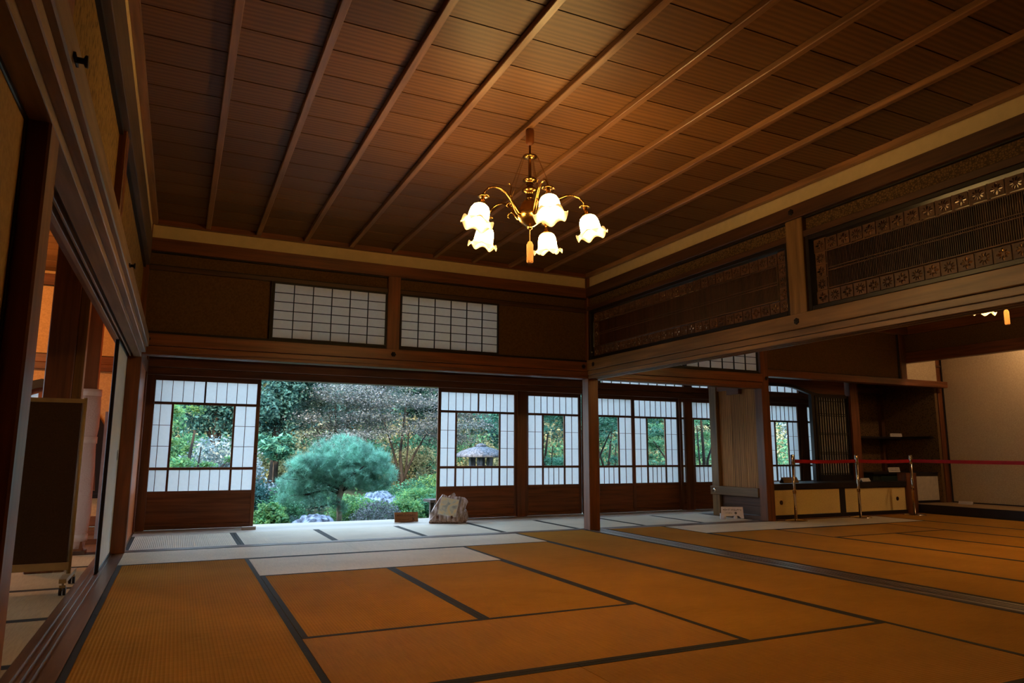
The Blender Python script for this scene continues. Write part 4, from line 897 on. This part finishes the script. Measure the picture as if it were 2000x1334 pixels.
layered('maple_tree', 'deep green maple outside the second paper door from the tall corner pillar', 10.4, 16.0, 1.7, .5, 4.2, 54, 22000, .036, 'maple', F3(2.3))
layered('maple_tree', 'green maple outside the paper doors left of the plank partition', 13.4, 17.0, 1.9, .4, 4.4, 50, 22000, .038, 'mid', F3(2.4, -1))
layered('maple_tree', 'spreading green maple added to shade the third paper door, crown out of view', 7.4, 12.4, 2.0, 2.25, 4.6, 70, 34000, .035, 'maple', F3(2.6), .2)  # extra tree set above the sightline to shade the paper doors
layered('maple_tree', 'spreading green maple added to shade the doors left of the plank partition, crown out of view', 10.9, 12.8, 2.0, 2.3, 4.6, 70, 34000, .035, 'maple', F3(2.6, -1), .2)  # second added shade tree, dims the doors farther right
# stone lantern
ln = thing('stone_lantern', 'broad-roofed grey stone lantern seen through the door glass', 'lantern', (6.28, 15.0, GZ))
q3 = NM('lantern_stone'); q3.set(rough=.85); n1 = q3.n('TexNoise'); n1.inputs['Scale'].default_value = 1; n1.inputs['Detail'].default_value = 8; q3.l(q3.coords(False, (26, 26, 8)), n1.inputs['Vector'])
q3.l(q3.ramp(n1.outputs['Fac'], (.35, (.05, .05, .055)), (.65, (.20, .20, .24))), q3.b.inputs['Base Color']); q3.bump(n1.outputs['Fac'], .01, 1)
b = MB().lathe([(.58, 1.33), (.60, 1.345), (.58, 1.40), (.46, 1.47), (.30, 1.53), (.14, 1.57), (.10, 1.575)], 32); b.build('roof', q3.m, ln, True)
MB().lathe([(.12, 1.57), (.13, 1.60), (.07, 1.635), (.02, 1.65)], 20).build('finial', q3.m, ln, True)
b = MB()
for k in range(6):
    a = PI/3*k; b.box(.20, .27, -.06, .06, 1.0, 1.34, Matrix.Rotation(a, 4, 'Z'))
b.lathe([(.28, .98), (.29, 1.02), (.27, 1.04)], 24); b.build('fire_box', q3.m, ln)
MB().lathe([(.20, .35), (.30, .92), (.32, .98), (.24, 1.0)], 20).build('platform', q3.m, ln, True)
for k in range(3):
    a = 2*PI/3*k+.4; MB().tube([(.12*cos(a), .12*sin(a), .5), (.34*cos(a), .34*sin(a), .25), (.36*cos(a), .36*sin(a), 0)], [.08, .07, .08], 10).build('leg', q3.m, ln, True)
# bench outside
bn = thing('wooden_bench', 'dark weathered wooden bench outside, at the edge of the half-open door', 'bench', (3.9, 9.95, GZ))
WB_ = wood('weathered_bench_wood', (.11, .085, .07), 'x', .7, .2)
MB().box(-.58, .58, -.16, .16, .725, .762).build('seat', WB_, bn)
for x in (-.46, .46):
    for y in (-.11, .11): MB().box(x-.035, x+.035, y-.03, y+.03, 0, .725).build('leg', WB_, bn)
# background woodland
k = 0
far = []
def tree(label, x, y, R, h, mat, n, size, tz=.45, nb=16):
    return plant('tree', label, 'tree', x, y, None, cloudy(0, 0, h*(.5+tz*.3), R, R, h*.42, nb, .42), n, size, mat, .15, [([(0, 0, 0), (.1, 0, h*.4), (-.05, .1, h*.85)], .13), ([(.08, 0, h*.3), (R*.4, 0, h*.6)], .06), ([(.05, 0, h*.35), (-R*.4, 0, h*.65)], .06)], None, .45)
tree('dark blue-green evergreen filling the top of the doorway beside the open paper door', 2.1, 18.2, 1.0, 4.6, 'teal', 15000, .045)
tree('dark evergreen framed by the glass of the first paper door', .7, 18.5, 1.3, 4.2, 'teal', 12000, .05)
tree('dark evergreen beyond the grey-violet maple', 7.4, 22.0, 1.5, 5.4, 'dark', 12000, .06)
tree('dark evergreen behind the stone lantern', 9.3, 20.0, 1.5, 4.6, 'teal', 12000, .05)
tree('dark evergreen behind the deep green maple', 13.0, 21.0, 1.8, 5.0, 'dark', 12000, .06)
tree('dark evergreen beyond the plank partition', 17.5, 20.0, 1.8, 5.0, 'dark', 11000, .06)
tree('silver-leaved tree seen through the bay window', 18.5, 16.0, 1.5, 3.8, 'silver', 12000, .045)
tree('evergreen low in the first door glass', -.4, 16.2, .9, 2.2, 'mid', 8000, .04)
ylab = ['sunlit yellow-green tree far behind the first door glass', 'sunlit yellow tree glimpsed between evergreens left of the pine', 'sunlit golden tree glimpsed above the pine', 'sunlit yellow tree between the dark maple trunks', 'sunlit yellow-green tree beyond the grey-violet maple', 'sunlit golden bush behind the stone lantern', 'sunlit yellow tree behind the corner pillar doors', 'sunlit pale tree beyond the deep green maple', 'sunlit yellow-green tree far beyond the plank partition', 'sunlit tree at the far end of the garden']
for i, l_ in enumerate(ylab):
    x = -.5+i*3.3; tree(l_, x, 29+2*(i % 2), 2.6, 6.2, ['yellow', 'yellow', 'orange'][i % 3], 7500, .10, nb=14)
for i, (x, y, l_) in enumerate(((5.9, 19.5, 'golden sunlit shrub under the grey-violet maple'), (4.1, 21.5, 'golden sunlit shrub glimpsed behind the pine'), (8.0, 18.4, 'orange-yellow shrub beside the stone lantern'), (2.5, 20.0, 'sunlit yellow shrub behind the broad-leaved plant'))):
    shrub(l_, x, y, 1.1, 1.5, ['orange', 'yellow'][i % 2], 6000, .035)
for i, (x, y, l_) in enumerate(((7.3, 16.2, 'green shrub at the foot of the stone lantern'), (6.0, 17.0, 'green shrub beneath the dark maple trunks'), (9.5, 15.0, 'low green shrub outside the third paper door'), (12.2, 15.6, 'low green shrub outside the fifth paper door'), (2.6, 16.4, 'low teal shrub behind the pine'))):
    shrub(l_, x, y, .8, .95, ['mid', 'fresh', 'dark', 'dark', 'teal'][i], 5000, .035)
def thicket(x0, x1, y, h, n, size, mat, holes, label_name):
    P = np.column_stack([rng.uniform(x0, x1, n), y+rng.normal(size=n)*.8, rng.random(n)**.9*h])
    f = np.sin(P[:, 0]*1.7+y)*np.sin(P[:, 2]*2.3+P[:, 0]*.6)+.6*np.sin(P[:, 0]*4.1)*np.sin(P[:, 2]*5.0+1)
    P = P[f > holes]; P[:, 2] += hgt(y)-.1
    leaves(P, size, LM[mat], .2, .6, name=label_name)
thicket(-5, 30, 25.5, 5.6, 60000, .085, 'teal', -.25, 'undergrowth'); thicket(-5, 30, 27.0, 5.8, 40000, .09, 'mid', -.1, 'undergrowth')
thicket(-6, 34, 33.5, 7.0, 80000, .19, 'yellow', -1.6, 'undergrowth'); thicket(-2, 24, 22.5, 2.2, 26000, .06, 'orange', -.1, 'undergrowth'); thicket(-2, 24, 20.8, 1.7, 26000, .055, 'mid', -.3, 'undergrowth')
# slim trunks of the woodland
for i, (x, y, l_) in enumerate(((6.75, 22.5, 'slim dark trunk right of the forked maple'), (7.35, 23.5, 'slim dark trunk farther right of the forked maple'), (5.9, 24.0, 'slim grey trunk seen beyond the forked maple'))):
    t = thing('bare_trunk', l_, 'tree', (x, y, hgt(y))); MB().tube([(0, 0, 0), (.03, 0, 1.8), (0, 0, 3.6), (.08, 0, 6)], [.09, .08, .07, .04], 8).build('trunk', bark, t, True); MB().tube([(.02, 0, 2.6), (.5, 0, 3.6), (.8, 0, 4.4)], [.04, .03, .015], 6).build('branch', bark, t, True)
leaves(np.column_stack([rng.uniform(-1, 14, 9000), rng.uniform(10.2, 17, 9000), np.full(9000, GZ+.05)+rng.random(9000)*.10]), .03, LM['mid'], .4, name='ground_cover')
